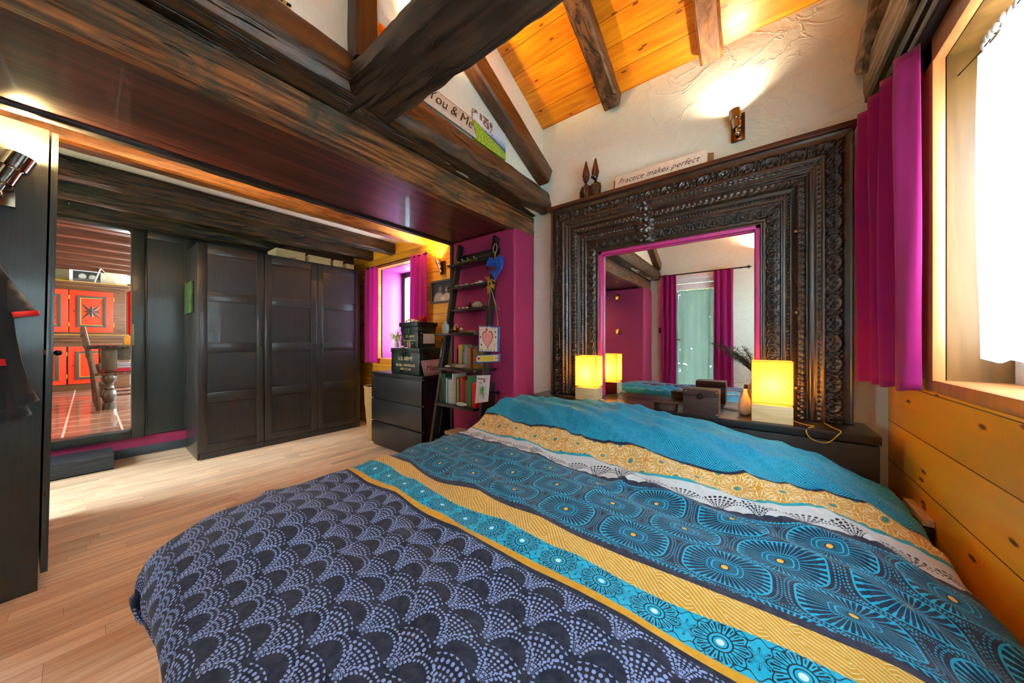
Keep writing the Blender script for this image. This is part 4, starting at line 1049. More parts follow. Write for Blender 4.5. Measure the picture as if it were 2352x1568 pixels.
sp_left = wall_spot('chrome spotlight on the side of the leftmost wardrobe, above the black shirt', (-2.529, -.235, 1.765), (1, 0, 0), (0, 0, 1), (-.06, .30, .9), 55, (1, .66, .28), 155, 1.35)
PIV = Vector((-2.53, -.13, 0)); ROT = Matrix.Translation(PIV) @ Matrix.Rotation(math.radians(4.4), 4, 'Z') @ Matrix.Translation(-PIV)
def turn(o): o.matrix_world = ROT @ wm(o); return o
lefts = [lefts0, sp_left]
# T-shirt
M_tee = fabric('black_jersey', '#1d1f22', .02); M_red = fabric('red_binding', '#d8171c', .05)
t = thing('t_shirt', 'black T-shirt with red sleeve edging hanging on the leftmost wardrobe side', 'shirt', (-2.48, -.33, .80))
def tee():
    def sh(y, z):   # fabric depth with folds
        return -2.495+.016*math.sin(y*60+z*6)+.010*math.sin(y*25-z*9)+.012
    out = [(-.50, 1.62), (-.345, 1.56), (-.27, 1.49), (-.225, 1.40), (-.175, 1.30), (-.135, 1.215), (-.165, 1.205), (-.195, 1.20), (-.190, 1.12), (-.178, 1.02), (-.160, .93), (-.133, .845), (-.17, .825), (-.23, .800), (-.30, .79), (-.45, .80)]
    # fill with a grid clipped by the outline
    import mathutils.geometry as mg
    V = []; 
    pts = [Vector(p) for p in out]; fine = []
    for i in range(len(pts)):
        a, b = pts[i], pts[(i+1) % len(pts)]; k = max(1, int((b-a).length/.02)); fine += [a+(b-a)*j/k for j in range(k)]
    inner = []
    def inside(p):
        c = False; n = len(fine)
        for i in range(n):
            a, b = fine[i], fine[(i+1) % n]
            if (a.y > p.y) != (b.y > p.y) and p.x < (b.x-a.x)*(p.y-a.y)/(b.y-a.y)+a.x: c = not c
        return c
    y = -.49
    while y < -.13:
        z = .80
        while z < 1.62:
            p = Vector((y, z))
            if inside(p) and min((p-q).length for q in fine) > .012: inner.append(p)
            z += .02
        y += .02
    allp = fine+inner; n = len(fine)
    vo, eo, fo, *_ = mg.delaunay_2d_cdt(allp, [], [list(range(n))], 1, 1e-5)
    return [(sh(p.x, p.y), p.x, p.y) for p in vo], fo, sh
V, F, shf = tee()
mb = MB(); mb._add(V, F, True); o = mb.build('body', M_tee, t, fixn=False); md = o.modifiers.new('t', 'SOLIDIFY'); md.thickness = .004
mb = MB(); mb._add([(x-.014, y*.97-.022, z-.06*max(0, min(1, (1.15-z)/.1))) for x, y, z in V if True], F, True); o = mb.build('back_layer', M_tee, t, fixn=False); md = o.modifiers.new('t', 'SOLIDIFY'); md.thickness = .003
def strip(a, b, w, off=.010, n=8):
    vv = []
    for i in range(n+1):
        y = a[0]+(b[0]-a[0])*i/n; z = a[1]+(b[1]-a[1])*i/n
        vv += [(shf(y, z)+off, y, z-.001), (shf(y, z)+off, y-.004, z+w)]
    return vv, [(2*i, 2*i+2, 2*i+3, 2*i+1) for i in range(n)]
mb = MB(); v1, f1 = strip((-.195, 1.198), (-.134, 1.213), .022); mb._add(v1, f1, True); o = mb.build('sleeve_edging', M_red, t, fixn=False); md = o.modifiers.new('t', 'SOLIDIFY'); md.thickness = .003
mb = MB(); v1, f1 = strip((-.26, 1.00), (-.212, .998), .028, .012); mb._add(v1, f1, True); o = mb.build('hem_edging', M_red, t, fixn=False); md = o.modifiers.new('t', 'SOLIDIFY'); md.thickness = .003
mb = MB(); mb.tube([(-2.49, -.50, 1.64), (-2.49, -.36, 1.575), (-2.49, -.27, 1.50)], .006, 8); mb.tube([(-2.49, -.50, 1.64), (-2.49, -.50, 1.70), (-2.51, -.50, 1.72)], .003, 8); mb.build('hanger', M_birch, t); lefts.append(t)
for o in lefts: turn(o)

# ================================================================== CHEST OF DRAWERS AND BOXES
M_blk = wood('black_chest_veneer', srgb('#050404'), srgb('#110e0d'), 'x', .38, 1.6, bump=.05, coat=.15, contrast=.8)
X0_, X1_ = -3.235, -2.385
t = thing('chest_of_drawers', 'black-brown three-drawer chest under the ammunition boxes, beside the ladder shelf', 'chest of drawers', (-2.80, 2.04, 0))
mb = MB(); mb.box(X0_, X1_, 1.825, 2.27, .02, .752, bev=.002); mb.build('body', M_blk, t)
mb = MB(); mb.box(X0_-.005, X1_+.005, 1.80, 2.272, .754, .782, bev=.002); mb.build('top', M_blk, t)
for z0, z1 in ((.055, .272), (.287, .504), (.519, .742)):
    mb = MB(); mb.box(X0_+.006, X1_-.006, 1.800, 1.823, z0, z1, bev=.002); mb.build('drawer', M_blk, t)
nn = NT('army_green_metal'); q = nn.noise(nn.co(), 12, 5); M_army = nn.fin(nn.ramp(q, [(.3, srgb('#0c120d')), (.7, srgb('#26392a'))]), nn.mr(q, .3, .7, .25, .5), .3, **{'Coat Weight': .3})
M_stencil = plain('cream_stencil', '#d9c79c', .6)
def ammo(lab, x0, x1, y0, y1, z0, z1, lines):
    t = thing('ammunition_box', lab, 'metal box', ((x0+x1)/2, (y0+y1)/2, z0), 0, 'green ammunition boxes on the chest')
    lid = .045
    mb = MB(); mb.box(x0, x1, y0, y1, z0+.0005, z1-lid, bev=.006); mb.build('body', M_army, t)
    mb = MB(); mb.box(x0-.004, x1+.004, y0-.004, y1+.004, z1-lid+.002, z1-.002, bev=.006); mb.box(x0-.007, x1+.007, y0-.007, y1+.007, z1-lid+.001, z1-lid+.008, bev=.002); mb.build('lid', M_army, t)
    cx = (x0+x1)/2; mb = MB(); mb.box(cx-.012, cx+.012, y0-.012, y0-.003, z1-.075, z1-.02, bev=.003); mb.build('latch', M_army, t)
    for s_, zz, w in lines:
        text('stencil', s_, w, M_stencil, (cx+.01, y0-.0012, zz), (1, 0, 0), (0, 0, 1), t, .0006, 0, 'CENTER', 1.0, 1.0)
    return t
boxL = ammo('lower, larger green ammunition box lettered U.S. ARMY, standing on the chest', -2.945, -2.49, 1.850, 2.14, .7825, 1.035, [('U.S. ARMY', .915, .052), ('50 CAL. CARTRIDGES', .857, .032), ('WITH G.A.B', .820, .032)])
boxU = ammo('upper, smaller green ammunition box with a postcard on it, topmost of the stack', -2.885, -2.615, 1.925, 2.14, 1.0355, 1.245, [('U.S. ARMY', 1.135, .034), ('50 CAL. CARTRIDGES', 1.098, .019), ('WITH G.A.B', 1.070, .019)])
nn = NT('postcard_print'); x = nn.xyz(nn.co()); sp = nn.voro(nn.co(), 90).lt(.28)*nn.mr(nn.noise(nn.co(), 14, 2), .4, .55)
M_post = nn.fin(nn.mix(sp*((x[2]*8.+x[1]*6.).lt(.9)), srgb('#d9d8ce'), srgb('#2a2622')), .5)
mb = MB(); mb.box(-2.612, -2.608, 1.985, 2.125, 1.075, 1.172); tag(mb.build('postcard', M_post), 'white postcard with black specks on the upper ammunition box', 'postcard')
t = thing('black_label', 'small black card with white handwriting beside the postcard', 'card', (-2.61, 1.96, 1.10)); mb = MB(); mb.box(-2.613, -2.609, 1.942, 1.982, 1.10, 1.20); mb.build('card', plain('black_card', '#10110f', .6), t)
for i, w in enumerate(('Bonne', 'nuit', 'les', 'petits')):
    if i in (0, 2): text('handwriting', ('Oo', 'lu')[i//2], .02, plain('chalk', '#d7d7cf', .8), (-2.6088, 1.95, 1.172-i*.024), (0, 1, 0), (0, 0, 1), t, .0003)
t = thing('tin_sign', 'pink tin sign lettered Mama leaning on the lower ammunition box', 'sign', (-2.45, 1.96, .782))
M_pinktin = plain('pink_tin', '#b58e92', .4, .1)
mb = MB(); mb.prism([(-2.425, 1.855, .7835), (-2.425, 2.06, .7835), (-2.470, 2.07, .925), (-2.470, 1.850, .918)], (.003, 0, .001), bev=.001); mb.build('plate', M_pinktin, t)
mb = MB(); e = [(-2.4235, 1.866, .796), (-2.4235, 2.048, .797), (-2.4635, 2.056, .912), (-2.4635, 1.862, .906), (-2.4235, 1.866, .796)]; mb.tube(e, .0015, 6); mb.build('border_line', plain('dark_line', '#4a3236', .5), t)
text('lettering', 'Mama', .075, plain('wine_ink', '#5a1c28', .5), (-2.434, 1.885, .826), (0, 1, 0), (-.33, 0, 1), t, .0006, .35)
M_traym = plain('black_tray', '#0b0908', .4)
t = thing('tray', 'shallow black tray with shells on top of the upper ammunition box', 'tray', (-2.75, 2.03, 1.2455))
mb = MB(); mb.box(-2.90, -2.60, 1.915, 2.15, 1.2435, 1.249); mb.box(-2.90, -2.60, 1.910, 1.918, 1.2435, 1.285, bev=.001); mb.box(-2.90, -2.60, 2.145, 2.153, 1.2435, 1.285, bev=.001); mb.box(-2.902, -2.894, 1.91, 2.153, 1.2435, 1.285, bev=.001); mb.box(-2.606, -2.598, 1.91, 2.153, 1.2435, 1.285, bev=.001); mb.build('tray_body', M_traym, t)
mb = MB(); rnd = random.Random(4); M_shell = plain('cream_shell', '#dcc8a2', .5)
for k in range(46): mb.ball((rnd.uniform(-2.88, -2.70), rnd.uniform(1.93, 2.13), 1.268+rnd.uniform(0, .048)), rnd.uniform(.009, .016), sx=rnd.uniform(.7, 1.3), sz=rnd.uniform(.6, 1), seg=8, ring=6, jit=.12)
o = mb.build('seashells', M_shell); tag(o, 'heap of small cream seashells in the black tray', 'shells'); o['kind'] = 'stuff'
t = thing('artificial_flower', 'red and orange silk flower lying on the black tray', 'flower', (-2.65, 2.02, 1.27))
mb = MB(); rnd = random.Random(9)
for k in range(22):
    a = k*2.4; el = .25+.9*(k/22); L = .105-.02*(k/22); d = Vector((math.cos(a)*math.cos(el), math.sin(a)*math.cos(el), math.sin(el))); c0 = Vector((-2.665, 2.03, 1.292)); sd = d.cross(Vector((0, 0, 1))).normalized()
    mb.prism([c0, c0+d*L*.5+sd*.012, c0+d*L+Vector((0, 0, -.005)), c0+d*L*.5-sd*.012], d.cross(sd)*.0015)
mb.build('petals', plain('red_silk', '#c4230f', .6), t)
mb = MB()
for k in range(3): mb.ball((-2.655+.008*math.cos(k*2), 2.03+.008*math.sin(k*2), 1.315), .007)
mb.build('stamens', plain('orange_silk', '#e86a10', .6), t)
# pair of tiny bottles and pebble on the lower box
for i, (x, lab) in enumerate(((-2.712, 'tiny pink glass vial on the lower ammunition box, left of the pair'), (-2.682, 'tiny pink glass vial on the lower ammunition box, right of the pair'))):
    mb = MB(); mb.lathe([(.009, 0), (.010, .002), (.010, .035), (.005, .042), (.005, .05), (.007, .051), (.007, .060)], (x, 1.885, 1.036), 14); tag(mb.build('glass_vial', plain('pink_glass', '#b0707a', .15)), lab, 'vial', 'tiny vials')
mb = MB(); mb.ball((-2.79, 1.875, 1.0455), .015, sx=1.6, sz=.6, jit=.1); tag(mb.build('pebble', M_shell), 'flat cream pebble on the lower ammunition box between plant and vials', 'pebble')
# spider plant
t = thing('spider_plant', 'spider plant with long drooping pale leaves in a small glass on the box', 'plant', (-2.905, 1.885, 1.0355))
mb = MB(); mb.lathe([(.016, 0), (.024, .01), (.026, .03), (.020, .05), (.018, .055)], (-2.905, 1.885, 1.036), 18); mb.build('glass_jar', plain('cloudy_glass', '#c9c2b0', .15, 0.), t)
mb = MB(); rnd = random.Random(11)
for k in range(48):
    a = rnd.uniform(0, PI2); L = rnd.uniform(.14, .30); sp_ = rnd.uniform(.5, 1.0); c0 = Vector((-2.905, 1.885, 1.085)); pts = []
    for i in range(8):
        s_ = i/7; h = L*(1.25*s_-1.65*s_*s_*sp_); r = L*sp_*.75*s_
        pts.append(c0+Vector((math.cos(a)*r-.02*s_, math.sin(a)*r*.25-.02*s_, h)))
    mb.tube(pts, [.0035, .004, .004, .0035, .003, .0025, .0018, .0006], 5, flat=.35)
nn = NT('spider_leaf'); mb.build('leaves', nn.fin(nn.ramp(nn.noise(nn.co(), 25, 2), [(.35, srgb('#5f7a34')), (.65, srgb('#c9cf94'))]), .5), t)
mb = MB(); mb.lathe([(.035, 0), (.045, .01), (.05, .06), (.04, .09), (.042, .095)], (-3.42, 2.40, .881), 20); tag(mb.build('red_pot', plain('red_ceramic', '#b3122c', .3)), 'small red pot on the sill of the pine-wall window', 'pot')
# basket
nn = NT('woven_wicker'); x = nn.xyz(nn.co()); M_wick = nn.fin(nn.ramp(nn.m('SINE', x[2]*420.)*nn.m('SINE', (x[0]-x[1])*260.)*.5+.5, [(.2, srgb('#7a5426')), (.8, srgb('#c79a5a'))]), .65); nn.bump(nn.m('SINE', x[2]*420.)*nn.m('SINE', (x[0]-x[1])*260.), .8, .004)
t = thing('laundry_basket', 'tall woven wicker basket between the wardrobe and the black chest', 'basket', (-3.425, 1.97, 0))
mb = MB(); mb.lathe([(.085, .001), (.092, .02), (.105, .20), (.125, .42), (.130, .58), (.125, .58), (.118, .42)], (-3.425, 1.97, 0), 32, close=False); mb.lathe([(.001, .004), (.09, .004)], (-3.425, 1.97, 0), 32, close=False); mb.build('body', M_wick, t)
mb = MB(); mb.lathe([(.133, .58), (.136, .59), (.132, .60), (.125, .60), (.122, .59), (.126, .58)], (-3.425, 1.97, 0), 32, close=False); mb.build('rim', M_wick, t)
# photo frame + wall light on the pine wall
t = thing('photo_frame', 'dark framed black-and-white portrait of a couple on the pine wall', 'picture', (-2.68, 2.29, 1.50))
mb = MB(); x0, x1, z0, z1 = -2.868, -2.47, 1.505, 1.752
for b in ((x0, x0+.022, z0, z1), (x1-.022, x1, z0, z1), (x0+.022, x1-.022, z0, z0+.022), (x0+.022, x1-.022, z1-.022, z1)): mb.box(b[0], b[1], 2.272, 2.299, b[2], b[3], bev=.002)
mb.build('frame', plain('taupe_frame', '#4a4038', .4), t)
def blob_pic(name, stops, base):
    """flat print made of soft ellipses: (cx, cz, rx, rz, colour) in object coordinates"""
    nn = NT(name); x = nn.xyz(nn.co()); col = base
    for cx, cz, rx, rz, c in stops:
        a = (x[0]-cx)*(1/rx); b = (x[2]-cz)*(1/rz); f = nn.mr(a*a+b*b, .75, 1.1, 1., 0.); col = nn.mix(f, col, srgb(c))
    return nn.fin(col, .4)
M_photo = blob_pic('portrait_print', [(-.075, -.085, .085, .085, '#8d7c6e'), (.05, -.095, .085, .080, '#9c8a7a'), (-.055, .035, .026, .036, '#6a584c'), (-.052, .064, .027, .014, '#3a2c26'), (.05, .022, .024, .033, '#7e6a5a'), (.052, .048, .026, .013, '#44352c'), (-.01, -.075, .035, .018, '#b8a694')], (.012, .010, .009))
mb = MB(); mb.box(-.177, .177, -.002, .0, -.102, .102); o = mb.build('print', M_photo, t, world=False); o.location = wm(t).inverted() @ Vector((-2.669, 2.292, 1.6285))
wall_spot('small wall spotlight on the pine wall above the framed portrait', (-2.672, 2.2995, 1.878), (0, -1, 0), (0, 0, 1), (-.25, -.12, 1), 22, (1, .70, .34), 120, .95)

# ================================================================== LADDER SHELF
M_lad = wood('black_ladder_wood', srgb('#0a090a'), srgb('#2a2826'), 'z', .35, 2, bump=.15, coat=.2)
M_ladx = wood('black_shelf_wood', srgb('#0b090a'), srgb('#262323'), 'x', .3, 2, bump=.1, coat=.3)
lad = thing('ladder_shelf', 'black leaning ladder shelf full of books and stones against the magenta pier', 'shelf', (-1.93, 1.85, 0))
LXL, LXR = -2.155, -1.700
for xt, xb in ((-2.112, -2.192), (-1.700, -1.640)):
    mb = MB(); mb.prism([(xb, 1.680, 0), (xb, 1.735, 0), (xt, 2.018, 1.93), (xt, 1.968, 1.945)], (.030, 0, 0), bev=.002); mb.build('leg', M_lad, lad)
SH = [(.28, 1.74), (.57, 1.747), (.862, 1.747), (1.145, 1.747), (1.353, 1.89), (1.546, 1.89), (1.739, 1.89)]
for z, y0 in SH:
    mb = MB(); mb.box(LXL, LXR, y0, 2.018, z, z+.018, bev=.0015)
    if y0 > 1.8: mb.box(LXL, LXR, 2.006, 2.018, z+.018, z+.045, bev=.001)
    mb.build('shelf_board', M_ladx, lad)
for z in (.33, .62, .90):  # slim stays
    mb = MB(); mb.tube([(-2.125, 1.775, z-.04+.02), (-2.125, 1.815, z+.225)], .007, 8); mb.build('stay', M_lad, lad)
mb = MB(); mb.box(-2.10, -1.66, 2.000, 2.018, 1.80, 1.85, bev=.002); mb.build('cross_rail', M_lad, lad)

# ---- books
BK = 0
def book(x, w, h, d, col, y0, z, lab, grp, tilt=0., flat=None):
    c = srgb(col); nm = 'cover_'+col[1:]
    m1 = plain(nm, col, .5); m2 = plain('book_paper', '#d9cfb8', .8)
    mb = MB()
    if flat is None:
        mb.box(0, .0016, 0, d, 0, h); mb.box(w-.0016, w, 0, d, 0, h); mb.box(.0005, w-.0005, -.002, .002, 0, h, bev=.0006)
        mb.mi = 1; mb.box(.0016, w-.0016, .003, d-.004, .003, h-.004)
    else:
        mb.box(0, flat, 0, d, 0, .0018); mb.box(0, flat, 0, d, w-.0018, w); mb.box(0, flat, -.001, .001, 0, w); mb.mi = 1; mb.box(.003, flat-.003, .001, d-.003, .0018, w-.0018)
    mb.bm.transform(Matrix.Translation((x, y0, z)) @ Matrix.Rotation(tilt, 4, 'Y' if flat is None else 'Z'))
    o = mb.build('book', [m1, m2]); tag(o, lab, 'book', grp); return o
z5, z6, z0 = .8805, .5885, .2985
g5, g6 = 'books on the upper book shelf', 'books on the lower book shelf'
for x, w, h, col, lab in ((-2.000, .018, .155, '#17171c', 'slim black book at the left end of the upper book shelf'), (-1.979, .040, .190, '#b8a25c', 'tall thick straw-coloured book near the left of the upper book shelf'),
        (-1.937, .013, .140, '#59657f', 'thin slate-blue book beside the straw-coloured one'), (-1.922, .012, .135, '#8d97a8', 'thin pale grey-blue book on the upper book shelf'), (-1.908, .030, .178, '#8fa3b0', 'pale blue-grey book on the upper book shelf'),
        (-1.876, .036, .168, '#b0825a', 'wide tan book on the upper book shelf'), (-1.838, .024, .166, '#6b3c26', 'brown book behind the stack on the upper book shelf'), (-1.812, .020, .160, '#a87422', 'ochre book on the upper shelf by the leg'),
        (-1.790, .020, .172, '#8a6f3a', 'khaki book at the right of the upper book shelf')):
    book(x, w, h, .12, col, 1.86, z5, lab, g5)
for x, w, h, col, lab in ((-2.140, .012, .235, '#7d6f62', 'spiral-bound notebook at the left end of the lower book shelf'), (-2.126, .012, .235, '#584c44', 'brown spiral notebook, second from the left end below'),
        (-2.110, .040, .240, '#0f5a3e', 'tall dark green folder on the lower book shelf'), (-2.066, .012, .205, '#c6d3cf', 'thin white book next to the green folder'), (-2.052, .014, .205, '#5d8fb8', 'thin blue book on the lower book shelf'),
        (-2.036, .042, .195, '#a9c4d2', 'thick ice-blue book on the lower book shelf'), (-1.990, .010, .245, '#cfd6cf', 'tall pale picture book on the lower book shelf'), (-1.976, .026, .222, '#b9ab84', 'cream book with dark lettering on the lower shelf'),
        (-1.948, .014, .215, '#1d6b52', 'thin teal green book on the lower shelf'), (-1.932, .018, .212, '#a39a84', 'stone-coloured book on the lower shelf'), (-1.912, .018, .21, '#2f4a5c', 'dark blue book on the lower shelf'),
        (-1.892, .024, .225, '#c02412', 'tall scarlet book on the lower shelf'), (-1.866, .026, .205, '#6d2c1a', 'maroon book with round ornaments on the lower shelf'), (-1.838, .022, .205, '#7a5a3c', 'brown book near the leg of the ladder on the lower shelf'),
        (-1.814, .040, .240, '#3f7a55', 'green and white magazine file behind the drawing'), (-1.766, .042, .190, '#c8141a', 'bright red book at the right end of the lower shelf')):
    book(x, w, h, .15, col, 1.80, z6, lab, g6)
for k, (col, w, tl, lab) in enumerate((('#a88a5c', .022, .0, 'tan book at the bottom of the pile beside the bed'), ('#2c3440', .018, .1, 'dark book in the middle of the pile beside the bed'), ('#c9b48c', .022, -.12, 'cream book on top of the pile beside the bed'))):
    book(-2.06, w, 0, .15, col, 1.78, z0+(0, .0225, .041)[k], lab, 'books piled low on the ladder shelf', tl, flat=.20)
ORD = 'first second third fourth fifth sixth seventh eighth ninth tenth eleventh twelfth thirteenth'.split()
M_rock = plain('pale_stone', '#a89a7e', .7, bump=.6, bscale=80); M_rock2 = plain('white_quartz', '#cfd0c4', .4, bump=.6, bscale=90); M_grn = plain('grey_green_stone', '#7c8468', .6, bump=.5)
def rock(c, r, sx, sy, sz, mat, lab, name='stone', grp=None, seg=12, jit=.12):
    mb = MB(); mb.ball(c, r, sx, sy, sz, seg, 8, jit); o = mb.build(name, mat); zmin = min((o.matrix_world @ v.co).z for v in o.data.vertices)
    return tag(o, lab, 'stone', grp)
rock((-2.045, 1.80, z5+.0105), .015, 2.3, 1.1, .68, M_rock2, 'smooth white pebble at the left front of the upper book shelf')
rock((-1.955, 1.80, z5+.020), .024, 1.5, 1.1, .80, M_grn, 'grey-green rock lying before the books')
rock((-1.885, 1.79, z5+.019), .026, 1.8, 1.2, .70, M_rock, 'rough pale rock lying before the books, near the ladder leg')
rock((-1.855, 1.775, z6+.016), .022, 2.6, 1.1, .70, M_rock2, 'long white crystal at the front of the lower book shelf')
zs = 1.371
rock((-1.845, 1.945, zs+.030), .042, 1.25, .8, .70, M_rock, 'big blocky pale stone on the third shelf from the top')
for k in range(5): rock((-2.045+k*.024, 1.93+.01*(k % 2), zs+.009), .012, 1.2, 1, .72, (M_rock2, M_grn)[k % 2], '%s small pebble from the left beside the black swan on the third shelf' % ORD[k], 'pebble', 'pebbles beside the swan')
t = thing('swan_figure', 'little black swan ornament on the third shelf from the top', 'ornament', (-1.945, 1.94, zs)); mb = MB(); mb.ball((-1.950, 1.945, zs+.014), .018, 1.3, .8, .75); mb.tube([(-1.935, 1.945, zs+.018), (-1.925, 1.945, zs+.035), (-1.930, 1.945, zs+.052), (-1.920, 1.945, zs+.056), (-1.910, 1.945, zs+.050)], [.006, .005, .004, .004, .001], 8); mb.build('body', plain('black_glaze', '#0c0b0a', .15), t)
zs = 1.564; rnd = random.Random(5)
for k in range(13): rock((-2.085+k*.021, 1.925+rnd.uniform(-.01, .012), zs+.0085), rnd.uniform(.009, .012), rnd.uniform(.8, 1.1), 1, .78, (M_shell, M_rock2, M_grn)[k % 3], '%s crystal chip from the left in the row on the second shelf from the top' % ORD[k], 'crystal', 'crystal chips on the second shelf', 8, .2)
rock((-1.800, 1.93, zs+.014), .020, 1.3, .9, .68, M_rock2, 'larger mint-white crystal at the right of the second shelf')
zs = 1.757
for k, (x, lab) in enumerate(((-2.06, 'green glass frog at the left of the top shelf'), (-2.00, 'green glass frog, second from the left on the top shelf'), (-1.935, 'green glass frog, third on the top shelf'), (-1.86, 'green glass frog nearest the blue heart on the top shelf'))):
    t = thing('frog_figure', lab, 'ornament', (x, 1.93, zs), 0, 'green figures on the top shelf'); mb = MB(); mb.ball((x, 1.935, zs+.013), .014, 1.1, 1, .85); mb.ball((x-.004, 1.925, zs+.030), .009); mb.ball((x-.009, 1.918, zs+.037), .0035); mb.ball((x+.003, 1.918, zs+.037), .0035)
    mb.tube([(x+.010, 1.93, zs+.02), (x+.026, 1.925, zs+.025), (x+.030, 1.92, zs+.004)], .0028, 6); mb.tube([(x-.012, 1.93, zs+.014), (x-.020, 1.92, zs+.016), (x-.024, 1.915, zs+.003)], .0028, 6); mb.build('body', plain('olive_glass', '#7f8a3a', .2), t)
zs = 1.163
t = thing('reed_diffuser', 'squat mint-grey glass diffuser bottle with one stick, left end of the shelf', 'diffuser', (-2.10, 1.80, zs))
mb = MB(); mb.lathe([(.022, 0), (.036, .002), (.040, .035), (.038, .065), (.030, .078), (.012, .080), (.011, .088), (.014, .089), (.014, .098)], (-2.072, 1.80, zs+.0005), 28, sy=.55); mb.build('bottle', plain('mint_frosted_glass', '#9db5aa', .3), t)
mb = MB(); mb.tube([(-2.072, 1.80, zs+.09), (-2.050, 1.80, zs+.18), (-2.030, 1.805, zs+.285)], .0022, 6); mb.build('stick', plain('grey_reed', '#6e6a66', .7), t)
M_br = plain('bright_brass', '#b8863a', .22, 1.0)
t = thing('oil_lamp', 'small brass genie oil lamp on the middle shelf', 'ornament', (-1.96, 1.80, zs))
mb = MB(); mb.lathe([(.022, 0), (.024, .004), (.010, .010), (.024, .016), (.036, .024), (.032, .034), (.016, .042), (.012, .048), (.003, .056)], (-1.945, 1.80, zs+.0005), 22, sx=1.3, sy=.8); mb.build('bowl', M_br, t)
mb = MB(); mb.tube([(-1.985, 1.80, zs+.024), (-2.01, 1.80, zs+.02), (-2.035, 1.80, zs+.012)], [.009, .006, .004], 10); mb.build('spout', M_br, t)
mb = MB(); mb.tube([(-1.975, 1.80, zs+.036), (-1.965, 1.80, zs+.060), (-1.945, 1.80, zs+.074), (-1.925, 1.80, zs+.062), (-1.928, 1.80, zs+.045)], .003, 8); mb.build('handle', plain('cream_horn', '#d9c49a', .4), t)
t = thing('wooden_tray', 'small brown carved tray with a white shell on the middle shelf', 'tray', (-1.86, 1.81, zs)); mb = MB(); mb.box(-1.895, -1.775, 1.765, 1.86, zs+.0005, zs+.022, bev=.006); mb.build('tray_body', wood('brown_tray', srgb('#4a3018'), srgb('#8f6a3c'), 'x', .4, 3), t)
rock((-1.875, 1.79, zs+.032), .014, 1.3, 1, .72, M_rock2, 'white shell on the small brown tray', 'seashell')

# ---- hanging heart and the child's pictures
def heart_pts(c, w, h, ux=Vector((1, 0, 0)), uz=Vector((0, 0, 1)), n=32):
    out = []
    for i in range(n):
        a = PI2*i/n; x = 16*math.sin(a)**3/32; z = (13*math.cos(a)-5*math.cos(2*a)-2*math.cos(3*a)-math.cos(4*a)+2.5)/29.5
        out.append(Vector(c)+ux*x*w+uz*z*h)
    return out
hc = PY(1136, 616, 1.90)
nn = NT('blue_brushed_paint'); M_bh = nn.fin(nn.ramp(nn.noise(nn.map(nn.co(), (60, 1, 14), rot=(0, .6, 0)), 1, 5, .7), [(.35, srgb('#123d9e')), (.6, srgb('#2a68d8')), (.75, srgb('#a9c4e8'))]), .6)
t = thing('hanging_heart', 'blue painted wooden heart with dried roses hanging on the ladder shelf', 'heart', hc)
mb = MB(); mb.prism(heart_pts(hc, .175, .190), (0, .012, 0), bev=.002); mb.build('heart', M_bh, t)
mb = MB(); top = hc+Vector((.0, .006, .115)); ring = [top+Vector((math.sin(a)*.020, math.cos(a)*.004, .040+math.cos(a)*.036)) for a in [PI2*k/20 for k in range(21)]]
mb.tube(ring, .0042, 8); mb.build('wicker_ring', plain('grey_wicker', '#8b8a7a', .7), t)
mb = MB(); mb.tube([hc+Vector((.004, -.002, .07)), hc+Vector((.006, -.004, .10)), hc+Vector((-.004, 0, .13)), hc+Vector((.012, -.004, .11)), hc+Vector((.002, -.002, .07))], .003, 7); mb.build('twine', plain('straw', '#a88a55', .8), t)
rc = PY(1121, 617, 1.885); rc2 = PY(1134, 617, 1.885)
for p, lab in ((rc, 0), (rc2, 1)):
    mb = MB(); mb.ball(p, .020, 1, .7, .9, 14, 9, .15)
    for k in range(10): a = k*PI2/10; mb.ball(p+Vector((math.cos(a)*.012, -.006, math.sin(a)*.012)), .009, 1, .5, .8, 8, 5, .1)
    mb.build('dried_rose', plain('dried_rose', '#5b1c26', .8), t)
rnd = random.Random(2)
mb = MB(); p0 = PY(1125, 650, 1.885)
for k in range(26):
    a = rnd.uniform(-1.3, 1.3); d = Vector((math.sin(a), rnd.uniform(-.3, .1), -.4-rnd.random()*.6 if k % 3 else .9)).normalized(); sd = d.cross(Vector((0, 1, 0))).normalized(); L = rnd.uniform(.035, .06); q = p0+Vector((rnd.uniform(-.03, .03), rnd.uniform(-.008, .004), rnd.uniform(-.055, .035)))
    mb.prism([q, q+d*L*.4+sd*.006, q+d*L, q+d*L*.5-sd*.005], Vector((0, -.0015, 0)))
mb.build('dried_leaves', plain('golden_dried_leaf', '#b9933f', .7), t)
mb = MB(); q = PY(1127, 660, 1.885); mb.tube([q, PY(1123, 690, 1.885), PY(1121, 716, 1.885)], .0022, 5); mb.tube([q, PY(1136, 690, 1.885), PY(1147, 712, 1.885)], .0022, 5); mb.tube([q, PY(1138, 700, 1.88), PY(1143, 735, 1.875), PY(1143, 748, 1.87)], .0022, 5); mb.build('raffia', plain('straw', '#a88a55', .8), t)
def panel(name, lab, us, y, th, mat, cat):
    """panel whose corners are given in the photograph: its own plane y, thickness th"""
    P = [PY(u, v, y) for u, v in us]; t = thing(name, lab, cat, P[0]); mb = MB(); mb.prism(P, (0, th, 0), bev=.001); mb.build('board', mat, t); return t
def sticker(t, name, pts, mat, dy=-.0012):
    mb = MB(); mb.prism([Vector(p)+Vector((0, dy, 0)) for p in pts], (0, .001, 0)); return mb.build(name, mat, t)
def dot(u, v, r, y, n=10): c = PY(u, v, y); return [c+Vector((math.cos(a)*r, 0, math.sin(a)*r)) for a in [PI2*k/n for k in range(n)]]
